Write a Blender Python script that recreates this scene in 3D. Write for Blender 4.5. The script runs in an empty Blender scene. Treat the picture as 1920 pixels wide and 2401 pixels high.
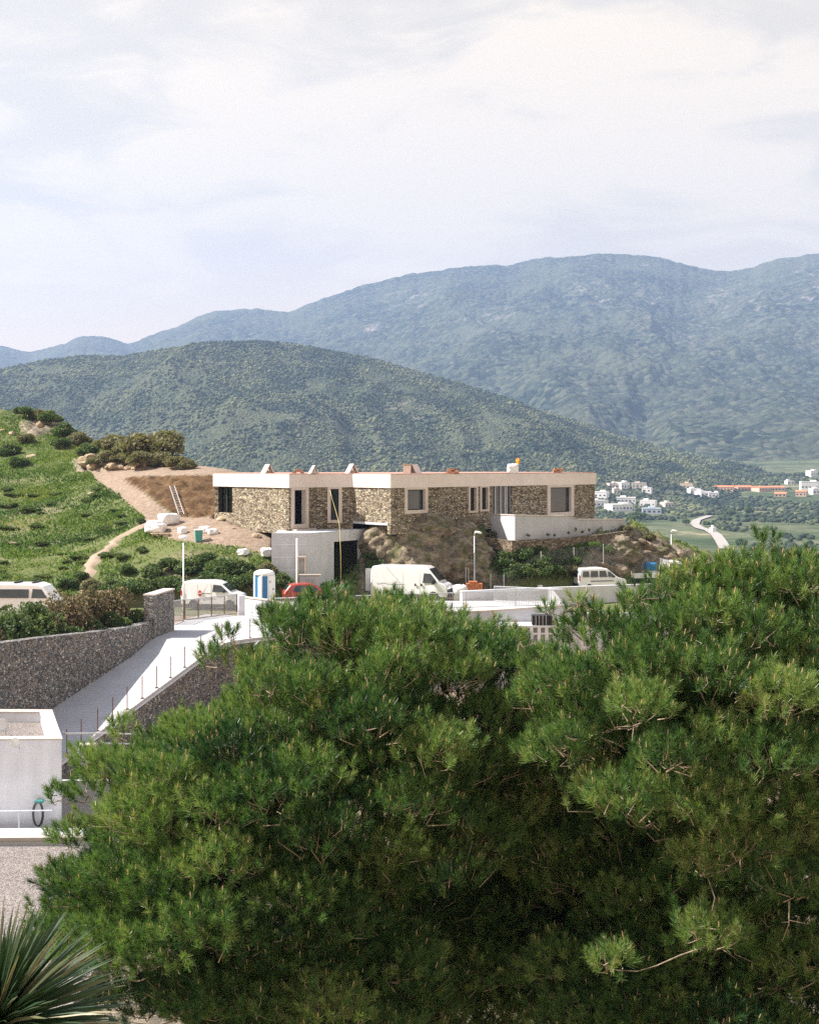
import bpy, bmesh, math, random
import numpy as np
from mathutils import Vector, Matrix
R = math.radians
rnd = random.Random(7)
rng = np.random.default_rng(11)
scene = bpy.context.scene
COL = scene.collection

# ------------------------------------------------------------------ camera, sky, sun, exposure
FP, CU, HV, EYE = 3000.0, 960.0, 1090.0, 14.0      # focal length in photo pixels, centre column, horizon row, eye height
cam_d = bpy.data.cameras.new('camera'); cam = bpy.data.objects.new('camera', cam_d); COL.objects.link(cam)
cam.location = (0, 0, EYE); cam.rotation_euler = (R(90), 0, 0)
cam_d.sensor_fit = 'VERTICAL'; cam_d.sensor_height = 24; cam_d.lens = FP / 2401 * 24
cam_d.shift_y = (HV - 1200.5) / 2401; cam_d.clip_start = 0.1; cam_d.clip_end = 60000
scene.camera = cam
SUN_EL, SUN_AZ = 46.0, -88.5                        # azimuth measured from +Y (view direction) clockwise
sd = Vector((math.cos(R(SUN_EL)) * math.sin(R(SUN_AZ)), math.cos(R(SUN_EL)) * math.cos(R(SUN_AZ)), math.sin(R(SUN_EL))))
sun_d = bpy.data.lights.new('sun', 'SUN'); sun_d.energy = 5.0; sun_d.angle = R(0.5); sun_d.color = (1.0, 0.94, 0.87)
sun = bpy.data.objects.new('sun', sun_d); COL.objects.link(sun); sun.location = (-60, 0, 90)
sun.rotation_euler = sd.to_track_quat('Z', 'Y').to_euler()
scene.view_settings.view_transform = 'Standard'; scene.view_settings.look = 'None'
scene.view_settings.gamma = 1.0; scene.view_settings.use_curve_mapping = False
scene.view_settings.exposure = 1.3

world = bpy.data.worlds.new('World'); scene.world = world; world.use_nodes = True
CLX, CLY = 0.35, 0.22
def build_sky():
    nt = world.node_tree; N = nt.nodes; L = nt.links; N.clear()
    out = N.new('ShaderNodeOutputWorld'); bg = N.new('ShaderNodeBackground'); L.new(bg.outputs[0], out.inputs[0])
    sky = N.new('ShaderNodeTexSky'); sky.sky_type = 'NISHITA'; sky.sun_disc = False
    sky.sun_elevation = R(SUN_EL); sky.sun_rotation = R(SUN_AZ); sky.dust_density = 0.7; sky.air_density = 1.0; sky.ozone_density = 1.5
    tc = N.new('ShaderNodeTexCoord'); sep = N.new('ShaderNodeSeparateXYZ'); L.new(tc.outputs['Generated'], sep.inputs[0])
    def math_(op, a, b=None, clamp=False):
        m = N.new('ShaderNodeMath'); m.operation = op; m.use_clamp = clamp
        for i, q in enumerate((a, b)):
            if q is None: continue
            if isinstance(q, (int, float)): m.inputs[i].default_value = q
            else: L.new(q, m.inputs[i])
        return m.outputs[0]
    zc = math_('ADD', math_('MAXIMUM', sep.outputs[2], 0.0), 0.10)
    cx = math_('DIVIDE', sep.outputs[0], zc); cy = math_('DIVIDE', sep.outputs[1], zc)
    comb = N.new('ShaderNodeCombineXYZ'); L.new(cx, comb.inputs[0]); L.new(cy, comb.inputs[1])
    def noise(scale, detail, rough, dist, rot, off, sc):
        mp = N.new('ShaderNodeMapping'); mp.inputs['Rotation'].default_value = (0, 0, R(rot)); mp.inputs['Location'].default_value = off
        mp.inputs['Scale'].default_value = sc; L.new(comb.outputs[0], mp.inputs[0])
        n = N.new('ShaderNodeTexNoise'); n.inputs['Scale'].default_value = scale; n.inputs['Detail'].default_value = detail
        n.inputs['Roughness'].default_value = rough; n.inputs['Distortion'].default_value = dist; L.new(mp.outputs[0], n.inputs[0]); return n.outputs[0]
    L.new(sep.outputs[0], comb.inputs[0]); L.new(sep.outputs[2], comb.inputs[1]); L.new(sep.outputs[1], comb.inputs[2])
    n1 = noise(3.4, 9, 0.52, 0.3, -9, (CLX, CLY, 0), (1, 2.3, 1)); n2 = noise(9.0, 9, 0.58, 0.8, -12, (1.3, 0.2, 0), (0.8, 2.6, 1))
    s = math_('ADD', math_('MULTIPLY', n1, 0.55), math_('MULTIPLY', n2, 0.45))
    mr = N.new('ShaderNodeMapRange'); mr.interpolation_type = 'SMOOTHSTEP'; L.new(s, mr.inputs[0])
    mr.inputs[1].default_value = 0.42; mr.inputs[2].default_value = 0.56
    mr.inputs[3].default_value = 0.10; mr.inputs[4].default_value = 0.97
    veil = N.new('ShaderNodeMix'); veil.data_type = 'RGBA'; vz = N.new('ShaderNodeMapRange'); L.new(sep.outputs[2], vz.inputs[0]); vz.inputs[1].default_value = 0.36; vz.inputs[2].default_value = 0.6; vz.inputs[3].default_value = 0.94; vz.inputs[4].default_value = 0.25; L.new(vz.outputs[0], veil.inputs[0])
    L.new(sky.outputs[0], veil.inputs[6]); veil.inputs[7].default_value = (3.8, 3.3, 2.5, 1)   # high thin cirrostratus veil
    mix = N.new('ShaderNodeMix'); mix.data_type = 'RGBA'
    hz = N.new('ShaderNodeMapRange'); hz.interpolation_type = 'SMOOTHSTEP'; L.new(sep.outputs[2], hz.inputs[0]); hz.inputs[1].default_value = 0.0; hz.inputs[2].default_value = 0.22; hz.inputs[3].default_value = 1.0; hz.inputs[4].default_value = 0.0
    cz = N.new('ShaderNodeMapRange'); L.new(sep.outputs[2], cz.inputs[0]); cz.inputs[1].default_value = 0.36; cz.inputs[2].default_value = 0.6; cz.inputs[3].default_value = 1.0; cz.inputs[4].default_value = 0.2
    L.new(math_('MAXIMUM', math_('MULTIPLY', mr.outputs[0], cz.outputs[0]), hz.outputs[0]), mix.inputs[0])
    L.new(veil.outputs[2], mix.inputs[6]); mix.inputs[7].default_value = (4.95, 4.2, 3.15, 1)
    hm = N.new('ShaderNodeMix'); hm.data_type = 'RGBA'; L.new(hz.outputs[0], hm.inputs[0]); L.new(mix.outputs[2], hm.inputs[6]); hm.inputs[7].default_value = (6.3, 4.5, 2.8, 1)
    L.new(hm.outputs[2], bg.inputs[0]); bg.inputs[1].default_value = 0.1
build_sky()
scene.cycles.max_bounces = 6; scene.cycles.diffuse_bounces = 3; scene.cycles.glossy_bounces = 2
scene.cycles.transmission_bounces = 4; scene.cycles.transparent_max_bounces = 8; scene.cycles.volume_bounces = 1
scene.cycles.use_denoising = False

# ------------------------------------------------------------------ helpers: points, tagging, mesh building
def P(u, v, Y):
    return Vector(((u - CU) / FP * Y, Y, EYE - (v - HV) / FP * Y))
def tag(o, label=None, cat=None, group=None, kind=None):
    if label: o['label'] = label
    if cat: o['category'] = cat
    if group: o['group'] = group
    if kind: o['kind'] = kind
    return o
def empty(name, loc, label, cat, group=None, rz=0.0):
    o = bpy.data.objects.new(name, None); COL.objects.link(o); o.location = loc; o.rotation_euler = (0, 0, rz)
    o.empty_display_size = 0.3
    return tag(o, label, cat, group)
def copy_tree(o, parent=None):
    c = o.copy(); COL.objects.link(c)
    if parent is not None: c.parent = parent
    for ch in list(o.children): copy_tree(ch, c)
    return c
def inv_of(root):
    m = Matrix.Identity(4); chain = []
    while root is not None: chain.append(root); root = root.parent
    for r in reversed(chain): m = m @ Matrix.Translation(r.location) @ Matrix.Rotation(r.rotation_euler[2], 4, 'Z')
    return m.inverted()
class MB:
    def __init__(s): s.v = []; s.f = []
    def add(s, vs, fs):
        o = len(s.v); s.v += [tuple(p) for p in vs]; s.f += [tuple(i + o for i in f) for f in fs]; return s
    def box(s, c, d, rz=0.0, bev=0.0):
        cx, cy, cz = c; x, y, z = d[0] / 2, d[1] / 2, d[2] / 2; ca, sa = math.cos(rz), math.sin(rz)
        def w(px, py, pz): return (cx + px * ca - py * sa, cy + px * sa + py * ca, cz + pz)
        if bev <= 0:
            vs = [w(a * x, b * y, e * z) for e in (-1, 1) for a, b in ((-1, -1), (1, -1), (1, 1), (-1, 1))]
            return s.add(vs, [(3, 2, 1, 0), (4, 5, 6, 7), (0, 1, 5, 4), (1, 2, 6, 5), (2, 3, 7, 6), (3, 0, 4, 7)])
        bm = bmesh.new(); bmesh.ops.create_cube(bm, size=1)
        for q in bm.verts: q.co = (q.co.x * d[0], q.co.y * d[1], q.co.z * d[2])
        bmesh.ops.bevel(bm, geom=bm.edges[:], offset=bev, segments=2, affect='EDGES')
        return s.addbm(bm, Matrix.Translation(c) @ Matrix.Rotation(rz, 4, 'Z'))
    def addbm(s, bm, m=Matrix.Identity(4)):
        bm.verts.index_update(); s.add([m @ q.co for q in bm.verts], [[q.index for q in f.verts] for f in bm.faces]); bm.free(); return s
    def prism(s, pts, z0, z1):       # counter-clockwise outline
        n = len(pts); vs = [(p[0], p[1], z0 if not hasattr(z0, '__len__') else z0[i]) for i, p in enumerate(pts)]
        vs += [(p[0], p[1], z1 if not hasattr(z1, '__len__') else z1[i]) for i, p in enumerate(pts)]
        return s.add(vs, [tuple(range(n - 1, -1, -1)), tuple(range(n, 2 * n))] + [(i, (i + 1) % n, n + (i + 1) % n, n + i) for i in range(n)])
    def tube(s, path, r, n=6, cap=True):
        path = [Vector(p) for p in path]; m = len(path); rs = r if hasattr(r, '__len__') else [r] * m; rings = []
        for i, p in enumerate(path):
            t = (path[min(i + 1, m - 1)] - path[max(i - 1, 0)]).normalized()
            a = t.orthogonal().normalized() if i == 0 else (a - a.dot(t) * t).normalized()
            b = t.cross(a); rings.append([p + (a * math.cos(2 * math.pi * k / n) + b * math.sin(2 * math.pi * k / n)) * rs[i] for k in range(n)])
        fs = [(i * n + k, i * n + (k + 1) % n, (i + 1) * n + (k + 1) % n, (i + 1) * n + k) for i in range(m - 1) for k in range(n)]
        if cap: fs += [tuple(range(n - 1, -1, -1)), tuple(range((m - 1) * n, m * n))]
        return s.add([q for r_ in rings for q in r_], fs)
    def lathe(s, prof, c=(0, 0, 0), n=16, axis='Z', sq=(1, 1)):
        vs = []; m = len(prof)
        for r_, z in prof:
            for k in range(n):
                a = 2 * math.pi * k / n; q = (r_ * math.cos(a) * sq[0], r_ * math.sin(a) * sq[1], z)
                if axis == 'Y': q = (q[0], q[2], q[1])
                if axis == 'X': q = (q[2], q[0], q[1])
                vs.append((c[0] + q[0], c[1] + q[1], c[2] + q[2]))
        fs = [(i * n + k, i * n + (k + 1) % n, (i + 1) * n + (k + 1) % n, (i + 1) * n + k) for i in range(m - 1) for k in range(n)]
        return s.add(vs, fs + [tuple(range(n - 1, -1, -1)), tuple(range((m - 1) * n, m * n))])
    def build(s, name, mat, parent=None, world=False, smooth=False, bevel=0.0):
        me = bpy.data.meshes.new(name); vs = s.v
        if world and parent is not None:
            m = inv_of(parent); vs = [m @ Vector(p) for p in vs]
        me.from_pydata([tuple(p) for p in vs], [], s.f)
        bm = bmesh.new(); bm.from_mesh(me); bmesh.ops.recalc_face_normals(bm, faces=bm.faces[:])
        if bevel > 0: bmesh.ops.bevel(bm, geom=bm.edges[:], offset=bevel, segments=2, affect='EDGES', clamp_overlap=True)
        bm.to_mesh(me); bm.free()
        me.materials.append(mat)
        if smooth: me.polygons.foreach_set('use_smooth', [True] * len(me.polygons))
        o = bpy.data.objects.new(name, me); COL.objects.link(o)
        if parent is not None: o.parent = parent
        return o
def np_mesh(name, V, F, mat, parent=None, tint=None, smooth=False, attrs=None):
    """V (n,3), F (m,k) all faces of k corners."""
    me = bpy.data.meshes.new(name); m, k = F.shape
    me.vertices.add(len(V)); me.vertices.foreach_set('co', np.ascontiguousarray(V, dtype=np.float32).ravel())
    me.loops.add(m * k); me.loops.foreach_set('vertex_index', np.ascontiguousarray(F, dtype=np.int32).ravel())
    me.polygons.add(m); me.polygons.foreach_set('loop_start', np.arange(0, m * k, k, dtype=np.int32))
    if smooth: me.polygons.foreach_set('use_smooth', np.ones(m, dtype=bool))
    al = dict(attrs or {})
    if tint is not None: al['tint'] = tint
    for n_, a in al.items():
        at = me.attributes.new(n_, 'FLOAT', 'POINT'); at.data.foreach_set('value', np.ascontiguousarray(a, dtype=np.float32))
    me.update(calc_edges=True); me.materials.append(mat)
    o = bpy.data.objects.new(name, me); COL.objects.link(o)
    if parent is not None: o.parent = parent
    return o

# value noise for shapes
_tab = np.random.default_rng(5).random((256, 256))
def vn(x, y):
    xi = np.floor(x).astype(int); yi = np.floor(y).astype(int); fx = x - xi; fy = y - yi
    fx = fx * fx * (3 - 2 * fx); fy = fy * fy * (3 - 2 * fy); g = lambda a, b: _tab[a & 255, b & 255]
    return (g(xi, yi) * (1 - fx) + g(xi + 1, yi) * fx) * (1 - fy) + (g(xi, yi + 1) * (1 - fx) + g(xi + 1, yi + 1) * fx) * fy
def fbm(x, y, o=5, g=0.5):
    x = np.asarray(x, float); y = np.asarray(y, float); s = 0; a = 1; t = 0
    for i in range(o): s = s + a * vn(x * 2 ** i + 17.3 * i, y * 2 ** i + 5.1 * i); t += a; a *= g
    return s / t * 2 - 1
def ridged(x, y, o=5):
    x = np.asarray(x, float); s = 0; a = 1; t = 0
    for i in range(o): s = s + a * (1 - np.abs(2 * vn(x * 2 ** i + 7.7 * i, y * 2 ** i + 3.3 * i) - 1)); t += a; a *= 0.5
    return s / t
def sst(a, b, x): t = np.clip((x - a) / (b - a), 0, 1); return t * t * (3 - 2 * t)
def in_poly(u, v, poly):
    u = np.asarray(u); v = np.asarray(v); r = np.zeros(u.shape, bool); n = len(poly)
    for i in range(n):
        (x0, y0), (x1, y1) = poly[i], poly[(i + 1) % n]
        if y0 == y1: continue
        c = ((y0 > v) != (y1 > v)) & (u < (x1 - x0) * (v - y0) / (y1 - y0) + x0); r ^= c
    return r

# ------------------------------------------------------------------ materials
class Mat:
    def __init__(s, name, rough=0.8, spec=0.3):
        s.m = bpy.data.materials.new(name); s.m.use_nodes = True; s.nt = s.m.node_tree; s.N = s.nt.nodes; s.L = s.nt.links
        s.b = s.N['Principled BSDF']; s.b.inputs['Roughness'].default_value = rough; s.b.inputs['Specular IOR Level'].default_value = spec
        s.tc = None
    def co(s, scale=(1, 1, 1), rot=(0, 0, 0)):
        if s.tc is None: s.tc = s.N.new('ShaderNodeTexCoord')
        mp = s.N.new('ShaderNodeMapping'); mp.inputs['Scale'].default_value = scale; mp.inputs['Rotation'].default_value = rot
        s.L.new(s.tc.outputs['Object'], mp.inputs[0]); return mp.outputs[0]
    def noise(s, scale, detail=5, rough=0.55, sc=(1, 1, 1), dist=0):
        n = s.N.new('ShaderNodeTexNoise'); n.inputs['Scale'].default_value = scale; n.inputs['Detail'].default_value = detail
        n.inputs['Roughness'].default_value = rough; n.inputs['Distortion'].default_value = dist; s.L.new(s.co(sc), n.inputs[0]); return n.outputs[0]
    def vor(s, scale, sc=(1, 1, 1), feat='F1', out='Color', rnd_=1.0):
        n = s.N.new('ShaderNodeTexVoronoi'); n.feature = feat; n.inputs['Scale'].default_value = scale; n.inputs['Randomness'].default_value = rnd_
        s.L.new(s.co(sc), n.inputs[0]); return n.outputs[out]
    def attr(s, name):
        a = s.N.new('ShaderNodeAttribute'); a.attribute_name = name; return a.outputs['Fac']
    def ramp(s, fac, stops, interp='LINEAR'):
        r = s.N.new('ShaderNodeValToRGB'); r.color_ramp.interpolation = interp; e = r.color_ramp.elements
        while len(e) < len(stops): e.new(0.5)
        for i, (p, c) in enumerate(stops): e[i].position = p; e[i].color = (*c, 1)
        s.L.new(fac, r.inputs[0]); return r.outputs[0]
    def sep(s, col):
        n = s.N.new('ShaderNodeSeparateColor'); s.L.new(col, n.inputs[0]); return n.outputs[0]
    def mix(s, fac, a, b, mode='MIX'):
        m = s.N.new('ShaderNodeMix'); m.data_type = 'RGBA'; m.blend_type = mode
        for i, q in ((0, fac), (6, a), (7, b)):
            if isinstance(q, (int, float)): m.inputs[i].default_value = q
            elif isinstance(q, tuple): m.inputs[i].default_value = (*q, 1)
            else: s.L.new(q, m.inputs[i])
        return m.outputs[2]
    def mth(s, op, a, b=0.0, clamp=False):
        m = s.N.new('ShaderNodeMath'); m.operation = op; m.use_clamp = clamp
        for i, q in ((0, a), (1, b)):
            if isinstance(q, (int, float)): m.inputs[i].default_value = q
            else: s.L.new(q, m.inputs[i])
        return m.outputs[0]
    def col(s, c):
        if isinstance(c, tuple): s.b.inputs['Base Color'].default_value = (*c, 1)
        else: s.L.new(c, s.b.inputs['Base Color'])
        return s
    def bump(s, h, strength=0.5, dist=0.05):
        b = s.N.new('ShaderNodeBump'); b.inputs['Strength'].default_value = strength; b.inputs['Distance'].default_value = dist
        s.L.new(h, b.inputs['Height']); s.L.new(b.outputs[0], s.b.inputs['Normal']); return s
def simple(name, c, rough=0.6, spec=0.3, var=0.12, scale=3.0, metal=0.0):
    m = Mat(name, rough, spec); n = m.noise(scale, 6, 0.6)
    m.col(m.ramp(n, [(0.3, tuple(x * (1 - var) for x in c)), (0.7, tuple(min(1, x * (1 + var)) for x in c))]))
    m.b.inputs['Metallic'].default_value = metal
    return m.m
def stone_mat(name, cols, scale, zs, mort=(0.10, 0.09, 0.075), bumpd=0.06):
    m = Mat(name, 0.9, 0.2); d = m.vor(scale, (1, 1, zs), 'DISTANCE_TO_EDGE', 'Distance'); c = m.sep(m.vor(scale, (1, 1, zs)))
    base = m.ramp(c, cols, 'LINEAR'); n = m.noise(scale * 3, 5, 0.7)
    base = m.mix(0.45, base, m.ramp(n, [(0.3, (0.35, 0.35, 0.35)), (0.7, (1.0, 1.0, 1.0))]), 'MULTIPLY')
    g = m.ramp(d, [(0.0, (0, 0, 0)), (0.09, (1, 1, 1))]); m.col(m.mix(g, mort, base)); m.bump(m.mth('ADD', m.sep(g), n), 0.9, bumpd); return m.m
M = {}
M['stone'] = stone_mat('stone_cladding', [(0.05, (0.13, 0.10, 0.07)), (0.35, (0.31, 0.245, 0.165)), (0.6, (0.46, 0.38, 0.26)), (0.8, (0.38, 0.34, 0.28)), (0.97, (0.72, 0.62, 0.43))], 4.2, 2.3)
M['rubble'] = stone_mat('rubble_wall', [(0.05, (0.15, 0.15, 0.155)), (0.4, (0.30, 0.30, 0.30)), (0.65, (0.42, 0.405, 0.38)), (0.85, (0.36, 0.27, 0.20)), (0.97, (0.66, 0.65, 0.62))], 7.0, 1.3, (0.07, 0.068, 0.065))
def concrete(name, c, streak=0.18):
    m = Mat(name, 0.85, 0.25); n = m.noise(0.9, 7, 0.65); s = m.noise(1.2, 5, 0.6, (1.6, 1.6, 0.18))
    k = m.mix(streak * 2, m.ramp(n, [(0.3, tuple(x * 0.86 for x in c)), (0.7, c)]), m.ramp(s, [(0.35, (0.72, 0.72, 0.72)), (0.6, (1, 1, 1))]), 'MULTIPLY')
    m.col(k); m.bump(m.noise(14, 4, 0.6), 0.25, 0.01); return m.m
M['dry'] = stone_mat('dry_stone', [(0.05, (0.12, 0.09, 0.06)), (0.5, (0.25, 0.19, 0.13)), (0.95, (0.38, 0.31, 0.22))], 4.0, 1.8)
M['concrete'] = concrete('raw_concrete', (0.62, 0.635, 0.67)); M['fascia'] = concrete('pale_fascia_render', (0.74, 0.655, 0.60), 0.05)
M['white_wall'] = concrete('white_render', (0.73, 0.735, 0.775), 0.20); M['frame'] = concrete('cream_stone_frame', (0.62, 0.54, 0.47), 0.04)
M['rail_wall'] = concrete('grey_white_wall', (0.52, 0.525, 0.55), 0.15)
M['cap'] = simple('capstone', (0.50, 0.44, 0.39), 0.8); M['tile_roof'] = simple('red_roof_deck', (0.42, 0.24, 0.19), 0.8, var=0.25)
def glass_mat():
    m = Mat('dark_glass', 0.06, 0.8); n = m.noise(0.6, 3); m.col(m.ramp(n, [(0.3, (0.015, 0.02, 0.025)), (0.7, (0.05, 0.065, 0.075))])); return m.m
M['glass'] = glass_mat()
def clear_glass():
    m = Mat('clear_glass', 0.05, 0.5); N, L = m.N, m.L; t = N.new('ShaderNodeBsdfTransparent'); t.inputs[0].default_value = (0.86, 0.9, 0.9, 1)
    mx = N.new('ShaderNodeMixShader'); fr = N.new('ShaderNodeFresnel'); fr.inputs[0].default_value = 1.35
    g = N.new('ShaderNodeBsdfGlossy'); g.inputs['Roughness'].default_value = 0.05
    L.new(fr.outputs[0], mx.inputs[0]); L.new(t.outputs[0], mx.inputs[1]); L.new(g.outputs[0], mx.inputs[2])
    L.new(mx.outputs[0], N['Material Output'].inputs[0]); return m.m
M['clear'] = clear_glass()
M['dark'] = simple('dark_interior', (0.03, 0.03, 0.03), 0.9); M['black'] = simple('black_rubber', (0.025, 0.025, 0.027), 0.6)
M['metal'] = simple('galvanised_metal', (0.52, 0.54, 0.56), 0.4, 0.5, 0.1, 5, 0.6); M['rust'] = simple('rusty_iron', (0.16, 0.09, 0.065), 0.7, 0.3, 0.3, 8)
M['white'] = simple('white_paint', (0.82, 0.82, 0.82), 0.35, 0.5, 0.03); M['white_rough'] = simple('white_plastic_sack', (0.78, 0.76, 0.76), 0.7, 0.3, 0.08)
def car_paint(name, c):
    m = Mat(name, 0.28, 0.5); n = m.noise(1.5, 5); m.col(m.ramp(n, [(0.3, tuple(x * 0.93 for x in c)), (0.7, c)])); m.b.inputs['Coat Weight'].default_value = 0.5; return m.m
M['van_white'] = car_paint('white_car_paint', (0.83, 0.83, 0.82)); M['car_red'] = car_paint('red_car_paint', (0.36, 0.05, 0.03))
M['orange'] = simple('terracotta_brick', (0.62, 0.22, 0.10), 0.8, 0.2, 0.3, 6); M['blue'] = simple('blue_plastic', (0.03, 0.16, 0.34), 0.4)
M['teal'] = simple('teal_plastic', (0.10, 0.34, 0.33), 0.5); M['yellow'] = simple('orange_yellow_cloth', (0.75, 0.33, 0.03), 0.7)
M['red'] = simple('red_print', (0.5, 0.06, 0.04), 0.5); M['grey'] = simple('grey_plastic', (0.45, 0.46, 0.47), 0.5)
M['skin'] = simple('skin', (0.45, 0.27, 0.19), 0.6); M['green_cloth'] = simple('green_cloth', (0.03, 0.30, 0.13), 0.9); M['brown_cloth'] = simple('khaki_cloth', (0.22, 0.15, 0.10), 0.9)
M['wood'] = simple('pale_wood', (0.46, 0.34, 0.22), 0.8, 0.2, 0.25); M['rope'] = simple('yellow_pipe', (0.52, 0.44, 0.16), 0.6)
def asphalt():
    m = Mat('asphalt', 0.9, 0.2); n = m.noise(0.35, 6, 0.6); f = m.noise(30, 4, 0.7)
    m.col(m.mix(0.35, m.ramp(n, [(0.3, (0.17, 0.165, 0.16)), (0.7, (0.27, 0.26, 0.25))]), m.ramp(f, [(0.3, (0.4, 0.4, 0.4)), (0.7, (1, 1, 1))]), 'MULTIPLY')); m.bump(f, 0.3, 0.01); return m.m
M['asphalt'] = asphalt()
def paving():
    m = Mat('ramp_paving', 0.85, 0.25); n = m.noise(0.5, 6, 0.65); d = m.noise(9, 3, 0.6)
    w = m.N.new('ShaderNodeTexWave'); w.wave_type = 'BANDS'; w.bands_direction = 'Y'; w.inputs['Scale'].default_value = 1.1; w.inputs['Distortion'].default_value = 0.4
    m.L.new(m.co((1, 1, 1), (0, 0, R(19))), w.inputs[0])
    c = m.mix(0.5, m.ramp(n, [(0.3, (0.46, 0.45, 0.455)), (0.72, (0.57, 0.555, 0.555))]), m.ramp(d, [(0.3, (0.62, 0.62, 0.62)), (0.65, (1, 1, 1))]), 'MULTIPLY')
    c = m.mix(m.ramp(w.outputs[1], [(0.0, (0.28, 0.28, 0.28)), (0.10, (0, 0, 0))]), c, (0.16, 0.15, 0.14)); m.col(c); m.bump(m.mth('ADD', d, w.outputs[1]), 0.4, 0.015); return m.m
M['paving'] = paving()
def gravel():
    m = Mat('gravel', 0.95, 0.2); c = m.sep(m.vor(26)); d = m.vor(26, feat='F1', out='Distance'); n = m.noise(0.8, 5)
    k = m.ramp(c, [(0.0, (0.12, 0.10, 0.09)), (0.5, (0.23, 0.20, 0.18)), (1.0, (0.36, 0.32, 0.30))])
    k = m.mix(0.35, k, m.ramp(n, [(0.3, (0.6, 0.6, 0.6)), (0.7, (1, 1, 1))]), 'MULTIPLY'); m.col(k); m.bump(m.mth('MULTIPLY', d, -1.0), 0.8, 0.03); return m.m
M['gravel'] = gravel()
def ground_mat():
    m = Mat('ground', 0.95, 0.15); dirt = m.attr('dirt'); rock = m.attr('rock'); cut = m.attr('cut'); far = m.attr('far')
    n1 = m.noise(0.35, 7, 0.65); n2 = m.noise(2.5, 7, 0.7); n3 = m.noise(0.012, 6, 0.6); n4 = m.noise(0.06, 6, 0.7)
    grass = m.mix(n2, m.ramp(n1, [(0.35, (0.045, 0.075, 0.022)), (0.6, (0.105, 0.15, 0.042))]), (0.17, 0.17, 0.07))
    soil = m.ramp(n2, [(0.3, (0.19, 0.135, 0.095)), (0.55, (0.31, 0.235, 0.175)), (0.75, (0.41, 0.33, 0.26))])
    rk = m.ramp(m.noise(1.3, 9, 0.72, (1, 1, 1.8)), [(0.34, (0.06, 0.05, 0.04)), (0.5, (0.22, 0.185, 0.135)), (0.62, (0.34, 0.28, 0.21)), (0.78, (0.52, 0.45, 0.34))])
    ct = m.ramp(m.noise(1.5, 8, 0.75, (1, 1, 0.5)), [(0.3, (0.03, 0.02, 0.012)), (0.5, (0.11, 0.062, 0.028)), (0.72, (0.23, 0.15, 0.08))])
    fr = m.ramp(n3, [(0.30, (0.035, 0.06, 0.022)), (0.46, (0.075, 0.095, 0.045)), (0.53, (0.13, 0.135, 0.075)), (0.60, (0.09, 0.11, 0.05)), (0.68, (0.30, 0.25, 0.17))])
    fr = m.mix(0.5, fr, m.ramp(n4, [(0.35, (0.35, 0.4, 0.35)), (0.65, (1.2, 1.2, 1.1))]), 'MULTIPLY')
    c = m.mix(dirt, grass, soil); c = m.mix(rock, c, rk); c = m.mix(cut, c, ct); c = m.mix(far, c, fr)
    m.col(c); m.bump(m.mth('ADD', n2, m.noise(12, 5, 0.7)), 0.7, 0.12); return m.m
M['ground'] = ground_mat()
def hill_mat(name, dark, mid, pale, rockc, s1, s2, rlo, rhi, bd):
    m = Mat(name, 0.95, 0.1); v = m.vor(s1, feat='F1', out='Distance'); c = m.sep(m.vor(s1)); n = m.noise(s2, 8, 0.65); n2 = m.noise(s2 * 6, 6, 0.7)
    k = m.ramp(c, [(0.0, dark), (0.55, mid), (1.0, pale)]); k = m.mix(m.ramp(n, [(0.42, (0, 0, 0)), (0.62, (0.75, 0.75, 0.75))]), k, pale)
    rk = m.mth('MULTIPLY', m.attr('rock'), m.sep(m.ramp(n2, [(rlo, (0, 0, 0)), (rhi, (1, 1, 1))])), True)
    m.col(m.mix(rk, k, rockc)); m.bump(m.mth('ADD', m.mth('MULTIPLY', v, -1.0), n2), 0.9, bd); return m.m
M['hill'] = hill_mat('hill_scrub', (0.016, 0.030, 0.018), (0.044, 0.058, 0.030), (0.10, 0.106, 0.06), (0.26, 0.22, 0.17), 0.3, 0.008, 0.5, 0.6, 3.0)
M['mount'] = hill_mat('mountain_scrub', (0.006, 0.012, 0.010), (0.030, 0.042, 0.024), (0.085, 0.090, 0.055), (0.27, 0.23, 0.20), 0.06, 0.0032, 0.52, 0.72, 9.0)
def leaf_mat(name, stops, trans=0.3, rough=0.55, tcol=None):
    m = Mat(name, rough, 0.35); a = m.attr('tint'); c = m.ramp(a, stops); m.col(c)
    t = m.N.new('ShaderNodeBsdfTranslucent'); m.L.new(m.mix(1.0, c, tcol or (1.25, 1.35, 0.6), 'MULTIPLY'), t.inputs[0])
    mx = m.N.new('ShaderNodeMixShader'); mx.inputs[0].default_value = trans
    m.L.new(m.b.outputs[0], mx.inputs[1]); m.L.new(t.outputs[0], mx.inputs[2]); m.L.new(mx.outputs[0], m.N['Material Output'].inputs[0]); return m.m
M['needles'] = leaf_mat('pine_needles', [(0.0, (0.013, 0.046, 0.022)), (0.42, (0.098, 0.190, 0.052)), (0.75, (0.255, 0.335, 0.11)), (0.97, (0.28, 0.28, 0.12)), (1.0, (0.22, 0.12, 0.06))], 0.30, 0.36)
M['candle'] = simple('pine_candles', (0.50, 0.33, 0.19), 0.7)
M['bark'] = simple('pine_bark', (0.24, 0.185, 0.14), 0.9, 0.2, 0.45, 9)
M['twig'] = simple('pale_twigs', (0.32, 0.25, 0.18), 0.9, 0.2, 0.3, 9)
M['shrub'] = leaf_mat('shrub_leaves', [(0.0, (0.03, 0.065, 0.02)), (0.5, (0.085, 0.135, 0.04)), (1.0, (0.19, 0.22, 0.08))], 0.3, 0.6)
M['olive'] = leaf_mat('dry_shrub_leaves', [(0.0, (0.08, 0.09, 0.045)), (0.5, (0.18, 0.17, 0.09)), (1.0, (0.33, 0.29, 0.18))], 0.3, 0.7)
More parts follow.
